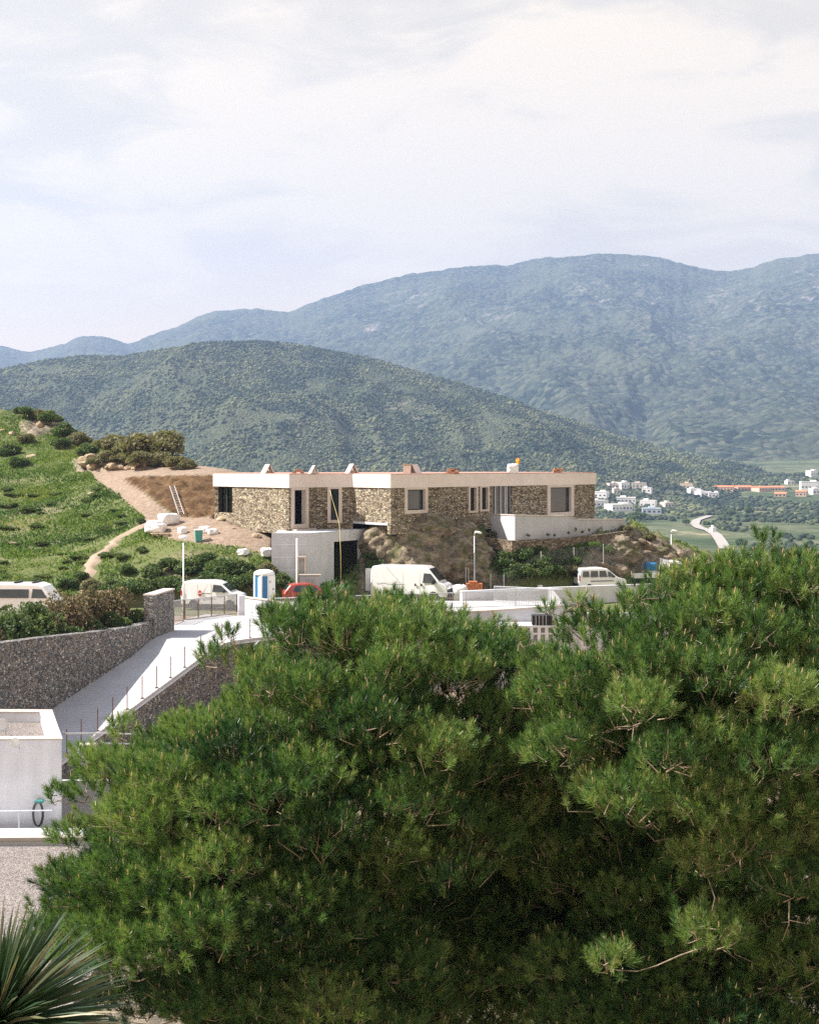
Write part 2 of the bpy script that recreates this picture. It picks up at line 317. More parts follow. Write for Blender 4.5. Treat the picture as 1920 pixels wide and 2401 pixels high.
M['hedge_dry'] = leaf_mat('dry_hedge_leaves', [(0.0, (0.06, 0.07, 0.025)), (0.4, (0.16, 0.13, 0.07)), (0.8, (0.34, 0.25, 0.17)), (1.0, (0.45, 0.34, 0.24))], 0.2, 0.8)
def outcrop_mat():
    m = Mat('outcrop_rock', .95, .15); n = m.noise(1.1, 10, .75, (1, 1, 2.2), .6); c = m.ramp(n, [(0.34, (0.05, 0.042, 0.034)), (0.48, (0.20, 0.165, 0.12)), (0.6, (0.34, 0.28, 0.20)), (0.75, (0.52, 0.45, 0.35))])
    m.col(m.mix(m.ramp(m.noise(.9, 6, .6), [(0.52, (0, 0, 0)), (0.62, (.8, .8, .8))]), c, (0.10, 0.11, 0.045))); m.bump(m.noise(4, 8, .75), 1.0, .15); return m.m
M['outcrop'] = outcrop_mat()
M['herb'] = leaf_mat('herb_leaves', [(0.0, (0.04, 0.075, 0.02)), (0.5, (0.10, 0.15, 0.04)), (1.0, (0.21, 0.24, 0.08))], 0.3, 0.7)
M['roof_brick'] = simple('pale_roof_brick', (0.42, 0.22, 0.14), .8, .2, .3, 6)
M['grass'] = leaf_mat('grass_blades', [(0.0, (0.034, 0.068, 0.018)), (0.4, (0.092, 0.165, 0.034)), (0.75, (0.175, 0.235, 0.055)), (1.0, (0.30, 0.25, 0.10))], 0.35, 0.7)
M['yucca'] = leaf_mat('spiky_leaves', [(0.0, (0.02, 0.05, 0.022)), (0.6, (0.05, 0.085, 0.038)), (1.0, (0.40, 0.34, 0.21))], 0.15, 0.38)
M['forest'] = leaf_mat('far_forest', [(0.0, (0.012, 0.026, 0.014)), (0.5, (0.044, 0.062, 0.026)), (1.0, (0.14, 0.15, 0.065))], 0.1, 0.9)
# ------------------------------------------------------------------ terrain
HOUSE = [(503, 106), (678, 98), (742, 101), (828, 101.2), (916, 97.5), (1200, 108), (1394, 116.5)]   # front corners (column, distance)
HXY = [((u - CU) / FP * y, y) for u, y in HOUSE]
HPOLY = HXY + [(9.5, 124), (-2, 117), (-9, 116), (-14.5, 113)]
TPOLY = [(8.2, 100.2), (19.5, 112.5), (19.5, 118), (14, 120), (5, 108)]
GXY = [((637 - CU) / FP * 95.1, 95.1), ((719 - CU) / FP * 95, 95), ((872 - CU) / FP * 101.5, 101.5)]
GPOLY = GXY + [(-3.2, 104), (-11, 104)]
RA = (-15.4, 58.0); RD = (0.3291, 0.9443); RN = (-0.9443, 0.3291); RW = 4.6
def ramp_z(s): return np.minimum(-13.1 + 0.2125 * s, -9.9)
def wid(s): return np.clip((np.asarray(s, float) - 13) / 9.6, 0, 1.1) * 2.2
def ramp_pt(s, q, dz=0.0): return Vector((RA[0] + RD[0] * s + RN[0] * q, RA[1] + RD[1] * s + RN[1] * q, EYE + float(ramp_z(s)) + dz))
CP = [(0, 965, 165), (120, 985, 160), (200, 1035, 150), (330, 1078, 140), (450, 1096, 132), (560, 1108, 126), (-300, 900, 175), (-300, 1130, 130), (-300, 1330, 96),
      (0, 1050, 146), (0, 1130, 130), (0, 1250, 110), (0, 1330, 98), (120, 1060, 142), (120, 1160, 125), (120, 1280, 106), (250, 1112, 129), (250, 1160, 120), (250, 1230, 110), (250, 1320, 98), (250, 1385, 92.5),
      (430, 1112, 122), (500, 1112, 121), (320, 1114, 124), (330, 1190, 112), (400, 1208, 110), (460, 1210, 108), (520, 1208, 107), (350, 1225, 106), (420, 1250, 102), (520, 1262, 99.5), (560, 1270, 98.6),
      (450, 1290, 97.5), (560, 1305, 96.5), (620, 1318, 96), (420, 1380, 92.3), (560, 1390, 92), (630, 1380, 92.8), (330, 1370, 93),
      (880, 1225, 103), (920, 1215, 101), (1000, 1212, 103.5), (1090, 1250, 103), (1130, 1245, 104), (1050, 1225, 103.5), (860, 1330, 99.6), (900, 1300, 99.8), (1000, 1310, 100.6), (1080, 1310, 101.2), (1170, 1340, 102), (1000, 1385, 99.4),
      (1200, 1272, 104.6), (1300, 1262, 106), (1400, 1250, 108.5), (1470, 1246, 111), (1200, 1345, 99.6), (1300, 1338, 101.8), (1400, 1325, 104.9), (1205, 1290, 100.7), (1310, 1284, 103.7), (1410, 1270, 107.6), (1480, 1335, 109), (1530, 1272, 112), (1590, 1300, 113), (1650, 1320, 114), (1480, 1285, 110), (1850, 1345, 118), (1850, 1330, 130),
      (1250, 1242, 109), (1330, 1238, 112), (1400, 1233, 115), (330, 1105, 152), (450, 1122, 145), (560, 1135, 140), (200, 1070, 168), (640, 1165, 135), (60, 1010, 182), (1480, 1262, 122), (1300, 1215, 122), (1000, 1215, 124), (700, 1190, 124), (1650, 1310, 126)]
_c = np.array([[(u - CU) / FP * Y, Y, -(v - HV) / FP * Y] for u, v, Y in CP])
def _tps(r2): return 0.5 * r2 * np.log(r2 + 1e-9)
_n = len(_c); _K = _tps(((_c[:, None, :2] - _c[None, :, :2]) ** 2).sum(-1)) + np.eye(_n) * 2.0
_Pm = np.c_[np.ones(_n), _c[:, :2]]; _A = np.block([[_K, _Pm], [_Pm.T, np.zeros((3, 3))]]); _w = np.linalg.solve(_A, np.r_[_c[:, 2], np.zeros(3)])
def rbf(x, y):
    sh = np.shape(x); x = np.ravel(x); y = np.ravel(y); o = np.empty(len(x))
    for i in range(0, len(x), 20000):
        X = x[i:i + 20000]; Yv = y[i:i + 20000]; k = _tps((X[:, None] - _c[:, 0]) ** 2 + (Yv[:, None] - _c[:, 1]) ** 2)
        o[i:i + 20000] = k @ _w[:_n] + _w[_n] + _w[_n + 1] * X + _w[_n + 2] * Yv
    return o.reshape(sh)
PLAZA = [(-70, 70), (-70, 90), (-28, 91), (-13, 91.8), (-9, 93.5), (-3.5, 98.3), (4, 98.3), (8.5, 98.0), (13, 101.2), (18.5, 105.8), (22, 111), (60, 116), (60, 70)]
BANK = [(285, 1122), (330, 1116), (520, 1112), (520, 1214), (430, 1213), (395, 1198), (345, 1160)]
PATHUV = [(207, 1385, 92), (210, 1335, 97), (222, 1310, 100), (262, 1280, 103), (272, 1266, 104.5), (312, 1244, 107), (350, 1228, 108.5)]
DIRT = [[(195, 1100), (330, 1082), (520, 1088), (640, 1105), (520, 1118), (320, 1122), (230, 1112)], [(205, 1104), (310, 1118), (350, 1160), (400, 1202), (440, 1218), (350, 1226), (300, 1180), (240, 1135)],
        [(335, 1218), (430, 1206), (560, 1208), (690, 1245), (645, 1312), (600, 1290), (520, 1278), (430, 1268), (350, 1256)]]
ROCK = [[(845, 1235), (940, 1195), (1030, 1205), (1130, 1240), (1150, 1290), (1190, 1345), (1190, 1410), (840, 1410)], [(1385, 1262), (1480, 1236), (1570, 1270), (1720, 1330), (1720, 1360), (1330, 1350), (1380, 1300)],
        [(1100, 1245), (1220, 1262), (1210, 1280), (1110, 1280)], [(170, 1075), (350, 1060), (360, 1100), (180, 1108)], [(40, 990), (130, 970), (150, 1010), (60, 1030)]]
def soft(u, v, poly, x, y, w=6):
    u2 = u + w * fbm(x * 0.9, y * 0.9, 3); v2 = v + w * 0.6 * fbm(x * 0.9 + 9, y * 0.9 + 4, 3); return in_poly(u2, v2, poly)
def valley(x, y):
    z = -46 + 3 * fbm(x / 160, y / 300, 3)
    z = z + 60 * sst(1150, 2600, y) * np.clip(0.25 + 0.75 * sst(0, 900, x), 0, 1) + 16 * sst(1250, 1700, y) * sst(-100, 250, x)
    return z
def H(x, y, masks=False):
    x = np.asarray(x, float); y = np.asarray(y, float)
    s = (x - RA[0]) * RD[0] + (y - RA[1]) * RD[1]; q = (x - RA[0]) * RN[0] + (y - RA[1]) * RN[1]
    z = np.full(x.shape, -14.2); z = np.where(y < 40.2, -12.3, z); z = np.where((y < 14), -12.3, z)
    z = np.where((q > 0.55) & (q < RW + 0.6 + wid(s)) & (s > -16), np.maximum(ramp_z(s) - 0.15, -14.2), z)
    z = np.where((q >= RW + 0.5 + wid(s)) & (y > 44), -10.15, z); z = np.where((q >= RW + 0.5 + wid(s)) & (q < 10.5) & (y > 44) & (s < 19.3), -9.3, z)
    z = np.where((q < 0) & (y > 80.9) | (q <= RW) & (s > 26) & (x < -6) & (y > 79), -10.15, z)
    near = (y > 78) & (y < 330)
    if near.any():
        xr = x[near]; yr = y[near]; zr = rbf(xr, np.minimum(yr, 190)); pl = in_poly(xr, yr, PLAZA)
        zr = np.maximum(zr, -10.15); zr = zr + 0.16 * fbm(xr * 0.35, yr * 0.35, 4)
        u = CU + FP * xr / yr; v = HV - FP * zr / yr
        rk = np.zeros(xr.shape, bool)
        for p in ROCK: rk |= soft(u, v, p, xr, yr)
        rk &= (yr < 168)
        zr = np.where(rk & ~pl, zr + 1.7 * (ridged(xr * 0.42, yr * 0.42 + zr * 0.3, 5) - 0.55) + 0.8 * (ridged(xr * 1.3, yr * 1.3 + zr * 0.7, 3) - 0.5), zr)
        bk = in_poly(u, v, BANK) & (yr > 105) & (yr < 130); zr = np.where(bk, zr + 1.0 * (ridged(xr * 0.7, yr * 0.9 + zr * 0.5, 4) - 0.6), zr)
        zr = np.where(in_poly(xr, yr, HPOLY), np.minimum(zr, -5.4), zr)
        zr = np.where(in_poly(xr, yr, TPOLY), np.minimum(zr, -6.1), zr)
        zr = np.where(pl | in_poly(xr, yr, GPOLY), -10.15, zr)
        zr = np.where(yr < 80.9, z[near], zr)
        y0 = 118 + 52 * sst(2, -26, xr) ; t = sst(0, 1, (yr - y0) / 110.0)
        zr = zr * (1 - t) + np.minimum(valley(xr, yr), zr) * t
        z = z.copy(); z[near] = zr
    z = np.where(y >= 300, valley(x, y), z)
    if not masks: return z + EYE
    u = CU + FP * x / np.maximum(y, 1); v = HV - FP * z / np.maximum(y, 1); nr = (y > 84) & (y < 172)
    dirt = np.zeros(x.shape); rock = np.zeros(x.shape); cut = np.zeros(x.shape)
    for p in DIRT: dirt = np.maximum(dirt, soft(u, v, p, x, y) & nr)
    for p in ROCK: rock = np.maximum(rock, soft(u, v, p, x, y) & nr)
    rock = np.where((y < 40) & (y > -30), 1.0, rock)
    cut = (soft(u, v, BANK, x, y, 3) & nr & (y > 104)).astype(float)
    pn = sst(0.12, 0.4, fbm(x * 0.12, y * 0.2, 5)); dirt = np.maximum(dirt, nr * pn * 0.35)
    dirt = np.where((y < 86) & (y > 40), 1.0, dirt)
    return z + EYE, dirt, rock, cut, sst(190, 330, y)
def Hs(x, y): return float(H(np.array([x]), np.array([y]))[0])
def G(u, v, y0=85.0, y1=3000.0, n=900, hf=None):
    """first point of the terrain seen along the ray through (u, v)"""
    ys = np.geomspace(y0, y1, n); xs = (u - CU) / FP * ys; zr = EYE - (v - HV) / FP * ys; h = (hf or H)(xs, ys)
    k = np.argmax(zr <= h); k = k if zr[k] <= h[k] else n - 1
    return Vector((xs[k], ys[k], h[k]))
rows = np.r_[np.arange(-25, 46, 1.0), np.arange(46, 78, 0.4), np.arange(78, 132, 0.3), np.arange(132, 200, 0.7), np.geomspace(200, 2700, 130)]
def sheet(name, rows, ncol, wf, hf, mat, wrap=None):
    t = np.linspace(-1, 1, ncol); Y, T = np.meshgrid(rows, t, indexing='ij'); X = T * wf(Y)
    r = hf(X, Y); z = r[0] if isinstance(r, tuple) else r
    V = np.stack([X, Y, z], -1).reshape(-1, 3); nr, nc = len(rows), ncol
    i = np.arange((nr - 1) * nc).reshape(nr - 1, nc)[:, :-1].ravel()
    return V, np.stack([i, i + 1, i + nc + 1, i + nc], -1), r
V, F, r_ = sheet('ground', rows, 440, lambda y: 0.40 * np.maximum(y, 0) + 30, lambda x, y: H(x, y, True), None)
g = np_mesh('ground', V, F, M['ground'], smooth=True, attrs={'dirt': r_[1].ravel(), 'rock': r_[2].ravel(), 'cut': r_[3].ravel(), 'far': r_[4].ravel()})
tag(g, kind='structure')

# mid hill and mountains
def prof(pts, u): return np.interp(u, [p[0] for p in pts], [p[1] for p in pts])
MC = [(-900, 960), (-300, 890), (0, 868), (100, 846), (200, 834), (280, 836), (330, 828), (450, 808), (600, 799), (700, 806), (850, 836), (1000, 874), (1150, 922), (1300, 974), (1450, 1022), (1600, 1062), (1750, 1092), (2100, 1125), (2900, 1140)]
def midhill(x, y):
    u = CU + FP * x / y; Yc = 2050.0; zc = -(prof(MC, u + 14 * fbm(u / 90, u * 0 + 3, 2)) - HV) / FP * Yc; t = (y - 1220) / (Yc - 1220)
    f = np.where(t < 1, 0.42 * np.clip(t, 0, 1) + 0.58 * sst(0, 1, t), 1 - 1.2 * sst(0, 1.5, t - 1)); base = -50.0
    z = base + (zc - base) * f + (85 * ridged(x / 210 + 0.25 * fbm(x / 300, y / 300, 2), y / 480, 4) - 53) * np.sin(np.pi * np.clip(t, 0, 1)) * np.clip((zc + 60) / 150, 0.1, 1)
    return np.where(t < 0, -60 + 0 * z, z) + EYE
MTC = [(-900, 900), (-300, 840), (0, 809), (70, 826), (150, 805), (185, 790), (215, 786), (255, 791), (300, 806), (330, 796), (380, 775), (420, 765), (480, 735), (530, 726), (600, 723), (680, 731), (760, 698), (850, 668), (960, 641), (1040, 632), (1100, 623), (1190, 621), (1255, 605), (1330, 601),
       (1430, 593), (1490, 596), (1550, 604), (1640, 628), (1700, 636), (1760, 627), (1820, 607), (1870, 600), (1920, 593), (2100, 560), (2500, 600), (2900, 700)]
def mount(x, y):
    u = CU + FP * x / y; Yc = 5200.0; uw = u
    zc = -(prof(MTC, uw) - HV + 3.0 * fbm(u / 14, u * 0, 3)) / FP * Yc; t = (y - 1750) / (Yc - 1750); tt = np.clip(t, 0, 1)
    f = np.where(t < 1, 0.30 * tt + 0.70 * tt ** 1.55, 1 - 0.9 * sst(0, 0.7, t - 1)); base = -60.0
    amp = np.sin(np.pi * np.clip(tt, 0, 1)) ** 0.9 * np.clip(zc / 620, 0.12, 1)
    wx = x + 190 * fbm(x / 700, y / 900, 3)
    z = base + (zc - base) * f + amp * (185 * (ridged(wx / 520 + 0.35, y / 1250 + 0.6, 5) - 0.62) + 30 * fbm(x / 110, y / 110, 5))
    ug = 1690 - 175 * (1 - tt) ** 0.8 - 160 * sst(0.45, 0.0, tt); z = z - 28 * amp * np.exp(-((u - ug) / 70) ** 2)   # gully running down from the saddle
    z = z - 14 * amp * np.exp(-((u - (1345 + 240 * (1 - tt))) / 26) ** 2)
    return np.where(t < 0, -70, z) + EYE
def rockf(x, y, z):
    u = CU + FP * x / y; v = HV - FP * (z - EYE) / y; r = np.zeros(x.shape)
    for a, b, w, h in ((1360, 672, 48, 30), (1420, 690, 60, 34), (1500, 700, 60, 30), (1516, 812, 28, 24), (1540, 730, 40, 60), (1650, 760, 45, 22), (1630, 800, 60, 22), (1690, 700, 60, 50), (1800, 720, 60, 50), (1900, 680, 60, 90), (1915, 800, 30, 20), (1140, 740, 70, 40), (870, 770, 30, 18), (1500, 625, 25, 10), (980, 700, 60, 30), (1440, 980, 60, 12)):
        r = np.maximum(r, np.exp(-(((u - a) / w) ** 2 + ((v - b) / h) ** 2) * 1.1))
    return np.clip(r * 1.15, 0, 1)
def mh(x, y): z = mount(x, y); return z, rockf(x, y, z)
V, F, r_ = sheet('mountains', np.geomspace(1720, 7000, 330), 640, lambda y: 0.44 * y, mh, None)
tag(np_mesh('mountains', V, F, M['mount'], smooth=True, attrs={'rock': r_[1].ravel()}), kind='structure')
V, F, r_ = sheet('hill', np.linspace(1200, 2500, 230), 420, lambda y: 0.44 * y, lambda x, y: (midhill(x, y), np.clip(2.2 * fbm(x / 130, y / 130, 4) - 0.7, 0, 1)), None)
tag(np_mesh('hill', V, F, M['hill'], smooth=True, attrs={'rock': r_[1].ravel()}), kind='structure')
def Hall(x, y): return np.maximum(np.maximum(H(x, y), np.where(y > 1200, midhill(x, np.maximum(y, 1)), -99)), np.where(y > 1750, mount(x, np.maximum(y, 1)), -99))

# ------------------------------------------------------------------ scattered vegetation
_bm = bmesh.new(); bmesh.ops.create_icosphere(_bm, subdivisions=1, radius=1); ICO_V = np.array([q.co[:] for q in _bm.verts]); ICO_F = np.array([[q.index for q in f.verts] for f in _bm.faces]); _bm.free()
def blobs(name, X, Y, Z, S, mat, tint, flat=0.75, jit=0.28, parent=None):
    n = len(X); v = ICO_V[None] * (1 + jit * rng.standard_normal((n, 12, 1))) * S[:, None, None]
    v = v * np.array([1, 1, flat]); a = rng.random(n) * 6.28; c, s_ = np.cos(a)[:, None], np.sin(a)[:, None]
    v = np.stack([v[..., 0] * c - v[..., 1] * s_, v[..., 0] * s_ + v[..., 1] * c, v[..., 2]], -1) + np.stack([X, Y, Z], -1)[:, None]
    f = (ICO_F[None] + 12 * np.arange(n)[:, None, None]).reshape(-1, 3)
    return np_mesh(name, v.reshape(-1, 3), f, mat, parent, tint=np.repeat(tint, 12))
N_ = 85000; X = rng.uniform(-760, 760, N_); Y = rng.uniform(1235, 2120, N_); k = (np.abs(X) < 0.36 * Y) & (fbm(X / 60, Y / 60, 4) + 0.5 * rng.random(N_) > 0.02)
X, Y = X[k], Y[k]; S = rng.uniform(1.0, 2.5, len(X)) * (0.75 + 0.9 * rng.random(len(X)) ** 4)
tag(blobs('forest', X, Y, midhill(X, Y) + S * 0.25, S, M['forest'], np.clip(0.45 + 1.25 * fbm(X / 55, Y / 80, 5) + 0.3 * rng.standard_normal(len(X)), 0, 1)), 'dense dark scrub and oak wood covering the rounded hill behind the house', 'woodland', kind='stuff')
def leafcloud(n, size, cx, cy, cz, rx, ry, rz, lumps, seed):
    r = np.random.default_rng(seed); lc = r.standard_normal((lumps, 3)); lc /= np.linalg.norm(lc, axis=1)[:, None]; lc[:, 2] = np.abs(lc[:, 2]) * 1.0 - 0.15; lc *= r.uniform(0.35, 0.72, (lumps, 1)); lr = r.uniform(0.28, 0.46, lumps)
    i = r.integers(0, lumps, n); d = r.standard_normal((n, 3)); d /= np.linalg.norm(d, axis=1)[:, None]; p = lc[i] + d * lr[i][:, None] * r.uniform(0.55, 1.0, (n, 1)) ** 0.6
    p = p * [rx, ry, rz] + [cx, cy, cz]; a = r.standard_normal((n, 3)) + d * 0.5; a /= np.linalg.norm(a, axis=1)[:, None]; b = np.cross(a, r.standard_normal((n, 3))); b /= np.linalg.norm(b, axis=1)[:, None]
    s = size * r.uniform(0.6, 1.4, (n, 1)); V = np.stack([p - a * s, p + b * s * 0.55, p + a * s, p - b * s * 0.55], 1).reshape(-1, 3)
    return V, np.arange(4 * n).reshape(n, 4), np.repeat(np.clip(0.45 + 0.25 * r.standard_normal(n) + 0.3 * (r.random(lumps)[i] - 0.5), 0, 1), 4)
# ------------------------------------------------------------------ air
def haze():
    mb = MB(); mb.box((0, 3600, 560), (7600, 7400, 1270)); m = bpy.data.materials.new('haze'); m.use_nodes = True; nt = m.node_tree; nt.nodes.clear()
    o = nt.nodes.new('ShaderNodeOutputMaterial'); p = nt.nodes.new('ShaderNodeVolumePrincipled'); nt.links.new(p.outputs[0], o.inputs['Volume'])
    p.inputs['Color'].default_value = (0.385, 0.54, 0.85, 1); p.inputs['Density'].default_value = 0.00013; p.inputs['Anisotropy'].default_value = 0.25
    tag(mb.build('haze', m), kind='stuff')
haze()

# ------------------------------------------------------------------ the stone house under construction
def crossing(p, q, u):                      # where the column u meets the line p-q (plan)
    k = (u - CU) / FP; t = (k * p[1] - p[0]) / ((q[0] - p[0]) - k * (q[1] - p[1])); return t
def lerp2(p, q, t): return (p[0] + (q[0] - p[0]) * t, p[1] + (q[1] - p[1]) * t)
def zat(v, Y): return EYE - (v - HV) / FP * Y
def outn(p, q): dx, dy = q[0] - p[0], q[1] - p[1]; l = math.hypot(dx, dy); return (dy / l, -dx / l)
def wall_box(mb, p, q, t0, t1, z0, z1, o0, o1):     # a slab of the facet between two offsets along the outward normal
    n = outn(p, q); a = lerp2(p, q, t0); b = lerp2(p, q, t1)
    mb.prism([(a[0] + n[0] * o1, a[1] + n[1] * o1), (b[0] + n[0] * o1, b[1] + n[1] * o1), (b[0] + n[0] * o0, b[1] + n[1] * o0), (a[0] + n[0] * o0, a[1] + n[1] * o0)], z0, z1)
def facet(mb, p, q, z0, z1, ops, o0=-0.35, o1=0.0):
    ops = sorted(ops); t = 0.0
    for a, b, c, d in ops:
        if a > t: wall_box(mb, p, q, t, a, z0, z1, o0, o1)
        if c > z0: wall_box(mb, p, q, a, b, z0, c, o0, o1)
        if d < z1: wall_box(mb, p, q, a, b, d, z1, o0, o1)
        t = b
    if t < 1: wall_box(mb, p, q, t, 1.0, z0, z1, o0, o1)
def op_of(p, q, u0, u1, v0, v1, ztop=None):
    a = crossing(p, q, u0); b = crossing(p, q, u1); Y = (lerp2(p, q, a)[1] + lerp2(p, q, b)[1]) / 2
    return (a, b, zat(v1, Y), zat(v0, Y) if ztop is None else ztop)
ZT, ZF, ZB = EYE - 0.74, EYE - 1.77, EYE - 5.3
house = empty('stone_house', (0, 104, ZB), 'long low house under construction, stone-clad with a pale roof band, on the hillside terrace', 'house')
def framed(p, q, op, name, w=0.30, glass=None, out=0.12, deep=0.3, sill=True):
    a, b, c, d = op; L = math.hypot(q[0] - p[0], q[1] - p[1]); k = w / L; fr = MB()
    wall_box(fr, p, q, a, a + k, c, d, -0.3, out); wall_box(fr, p, q, b - k, b, c, d, -0.3, out)
    wall_box(fr, p, q, a + k, b - k, c, c + w * 0.9, -0.3, out); wall_box(fr, p, q, a + k, b - k, d - w * 0.5, d, -0.3, out)
    f = fr.build(name, M['frame'], house, True)
    if glass:
        g_ = MB(); wall_box(g_, p, q, a + k, b - k, c + w * 0.9, d - w * 0.5, -deep - 0.04, -deep); g_.build('pane', glass, f, True)
        s = MB(); m_ = 0.07 / L
        for x0, x1, z0, z1 in ((a + k, a + k + m_, c + w * 0.9, d - w * 0.5), (b - k - m_, b - k, c + w * 0.9, d - w * 0.5), (a + k + m_, b - k - m_, c + w * 0.9, c + w * 0.9 + 0.07), (a + k + m_, b - k - m_, d - w * 0.5 - 0.07, d - w * 0.5)):
            wall_box(s, p, q, x0, x1, z0, z1, -deep, -deep + 0.05)
        s.build('sash', M['black'], f, True)
    return f
A, B, C_, D, E_, F_, Gp = HXY
def fc(name, p, q, z0, ops, z1=ZF): mb = MB(); facet(mb, p, q, z0, z1, ops); return mb.build(name, M['stone'], house, True)
# left lit facet, with the glazed corner over a low stone ledge
tA = crossing(A, B, 545)
o = op_of(A, B, 504, 545, 1143, 1202, ZF); fc('stone_wall', A, B, ZB, [(0.0, tA, o[2], ZF)])
L_ = MB(); wall_box(L_, A, B, 0.02, tA, o[2] + 0.02, ZF, -0.5, -0.46); gl = L_.build('corner_glazing', M['clear'], house, True)
mu = MB()
for t in (0.03, tA * 0.45, tA * 0.86): wall_box(mu, A, B, t, t + 0.012, o[2] + 0.02, ZF, -0.46, -0.38)
mu.build('mullion', M['black'], gl, True)
# entrance facet
oD = op_of(B, C_, 681, 721, 1147, 1239, ZF); oD = (max(oD[0], 0.02), oD[1], oD[2], ZF); fc('stone_wall', B, C_, ZB, [oD])
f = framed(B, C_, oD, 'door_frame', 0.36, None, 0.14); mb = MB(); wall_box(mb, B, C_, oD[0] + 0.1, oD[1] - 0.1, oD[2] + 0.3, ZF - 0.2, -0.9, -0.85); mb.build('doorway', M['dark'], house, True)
mb = MB(); wall_box(mb, B, C_, oD[0] - 0.05, oD[1] + 0.2, ZB - 0.02, ZB + 0.16, 0.14, 1.0); wall_box(mb, B, C_, oD[0], oD[1] + 0.1, ZB + 0.16, oD[2] - 0.02, 0.14, 0.6); mb.build('doorstep', M['cap'], house, True)
o2 = op_of(C_, D, 768, 802, 1145, 1226, ZF); fc('stone_wall', C_, D, ZB, [(o2[0], o2[1], o2[2], ZF)]); framed(C_, D, (o2[0], o2[1], o2[2], ZF), 'window', 0.26, M['glass'], 0.12, 0.25)
zo = EYE - 4.45; fc('stone_wall', D, E_, zo, [])
mb = MB(); mb.prism([D, E_, (E_[0] + 2.2, E_[1] + 3.2), (D[0] + 3.0, D[1] + 2.9)], zo - 0.18, zo - 0.003); mb.build('overhang_soffit', M['concrete'], house, True)
ops = [op_of(E_, F_, 947, 1001, 1145, 1204, ZF), op_of(E_, F_, 1097, 1118, 1145, 1202, ZF), op_of(E_, F_, 1124, 1145, 1143, 1199, ZF)]
tG = crossing(E_, F_, 1153); tH = crossing(E_, F_, 1191); og = op_of(E_, F_, 1153, 1191, 1140, 1209, ZF)
fc('stone_wall', E_, F_, ZB, ops + [(tG, 1.0, ZB, ZF)])
for i, q in enumerate(ops): framed(E_, F_, q, 'window', (0.30, 0.17, 0.17)[i], M['glass'] if i == 0 else M['dark'], 0.12, 0.22)
# glazed corner, set back, then the right-hand facet
p2 = lerp2(E_, F_, tG); p3 = lerp2(F_, Gp, 0.0); nn = outn(E_, F_)
q1 = (p2[0] - nn[0] * 0.2, p2[1] - nn[1] * 0.2); q2 = (p3[0] - nn[0] * 0.2, p3[1] - nn[1] * 0.2)
mb = MB(); wall_box(mb, q1, q2, 0.0, 1.0, EYE - 4.35, ZF, -0.06, -0.02); gg = mb.build('corner_glazing', M['glass'], house, True)
mb = MB()
for t in (0.0, 0.22, 0.48, 0.70, 0.78, 0.97): wall_box(mb, q1, q2, t, t + 0.03, EYE - 4.35, ZF, -0.02, 0.06)
wall_box(mb, q1, q2, 0.0, 1.0, EYE - 4.42, EYE - 4.352, -0.1, 0.1); mb.build('mullion', M['metal'], gg, True)
mb = MB(); wall_box(mb, q1, q2, 0, 1, ZB, EYE - 4.43, -0.3, 0.1); mb.build('base_wall', M['concrete'], house, True)
o4 = op_of(F_, Gp, 1281, 1343, 1139, 1211, ZF); fc('stone_wall', F_, Gp, ZB - 0.1, [o4]); framed(F_, Gp, o4, 'window', 0.42, M['glass'], 0.12, 0.2)
mb = MB(); back = HPOLY[7:]
for a, b in zip([Gp] + back, back + [A]): facet(mb, a, b, ZB, ZF, [])
mb.build('back_wall', M['stone'], house, True)
def inset(poly, d):
    n = len(poly); out = []
    for i in range(n):
        p, c, q = poly[i - 1], poly[i], poly[(i + 1) % n]; n1 = outn(p, c); n2 = outn(c, q); k = 1 + n1[0] * n2[0] + n1[1] * n2[1]
        out.append((c[0] - (n1[0] + n2[0]) * d / k, c[1] - (n1[1] + n2[1]) * d / k))
    return out
mb = MB(); mb.prism(inset(HPOLY, -0.10), ZF + 0.003, ZT); mb.build('roof_band', M['fascia'], house, True)
mb = MB(); mb.prism(inset(HPOLY, 0.05), ZT + 0.002, ZT + 0.07); mb.build('roof', M['tile_roof'], house, True)
mb = MB(); mb.prism(inset(HPOLY, 0.6), ZB - 0.2, ZB - 0.05); mb.prism(inset(HPOLY, 5.0), ZB, ZF - 0.02); mb.build('interior', M['dark'], house, True)
# lower concrete storey
gar = empty('concrete_garage', ((GXY[1][0]), 96.5, EYE - 10.15), 'raw grey concrete lower storey with a tall dark garage opening, below the house entrance', 'garage')
zg = EYE - 5.06; g0, g1, g2 = GXY
mb = MB(); facet(mb, g0, g1, EYE - 10.2, zg, []); og2 = op_of(g1, g2, 783, 846, 1268, 1384); facet(mb, g1, g2, EYE - 10.2, zg - 0.002, [(og2[0], og2[1], EYE - 10.2, og2[3])]); mb.build('concrete_wall', M['concrete'], gar, True)
mb = MB(); mb.prism(inset(GPOLY, 0.36), zg - 0.35, zg - 0.01); mb.build('roof_slab', M['concrete'], gar, True)
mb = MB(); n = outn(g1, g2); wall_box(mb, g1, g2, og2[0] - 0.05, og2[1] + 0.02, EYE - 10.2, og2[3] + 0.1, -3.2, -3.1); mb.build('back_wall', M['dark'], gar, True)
mb = MB(); wall_box(mb, g1, g2, og2[1] + 0.05, og2[1] + 0.13, EYE - 10.2, zg - 0.5, 0.15, 0.45); mb.build('column', M['concrete'], gar, True)
ft = MB(); 
for k in range(5): wall_box(ft, g0, g1, 0.0, 1.0, zg - 0.9 - k * 0.95, zg - 0.9 - k * 0.95 + 0.02, 0.0, 0.012)
ft.build('formwork_lines', M['concrete'], gar, True)
tag(MB().tube([P(697, 1262, 94.3), P(697, 1424, 94.3)], 0.09, 8).build('pipe', M['white']), 'slim white vertical pipe standing against the concrete garage wall', 'pipe')
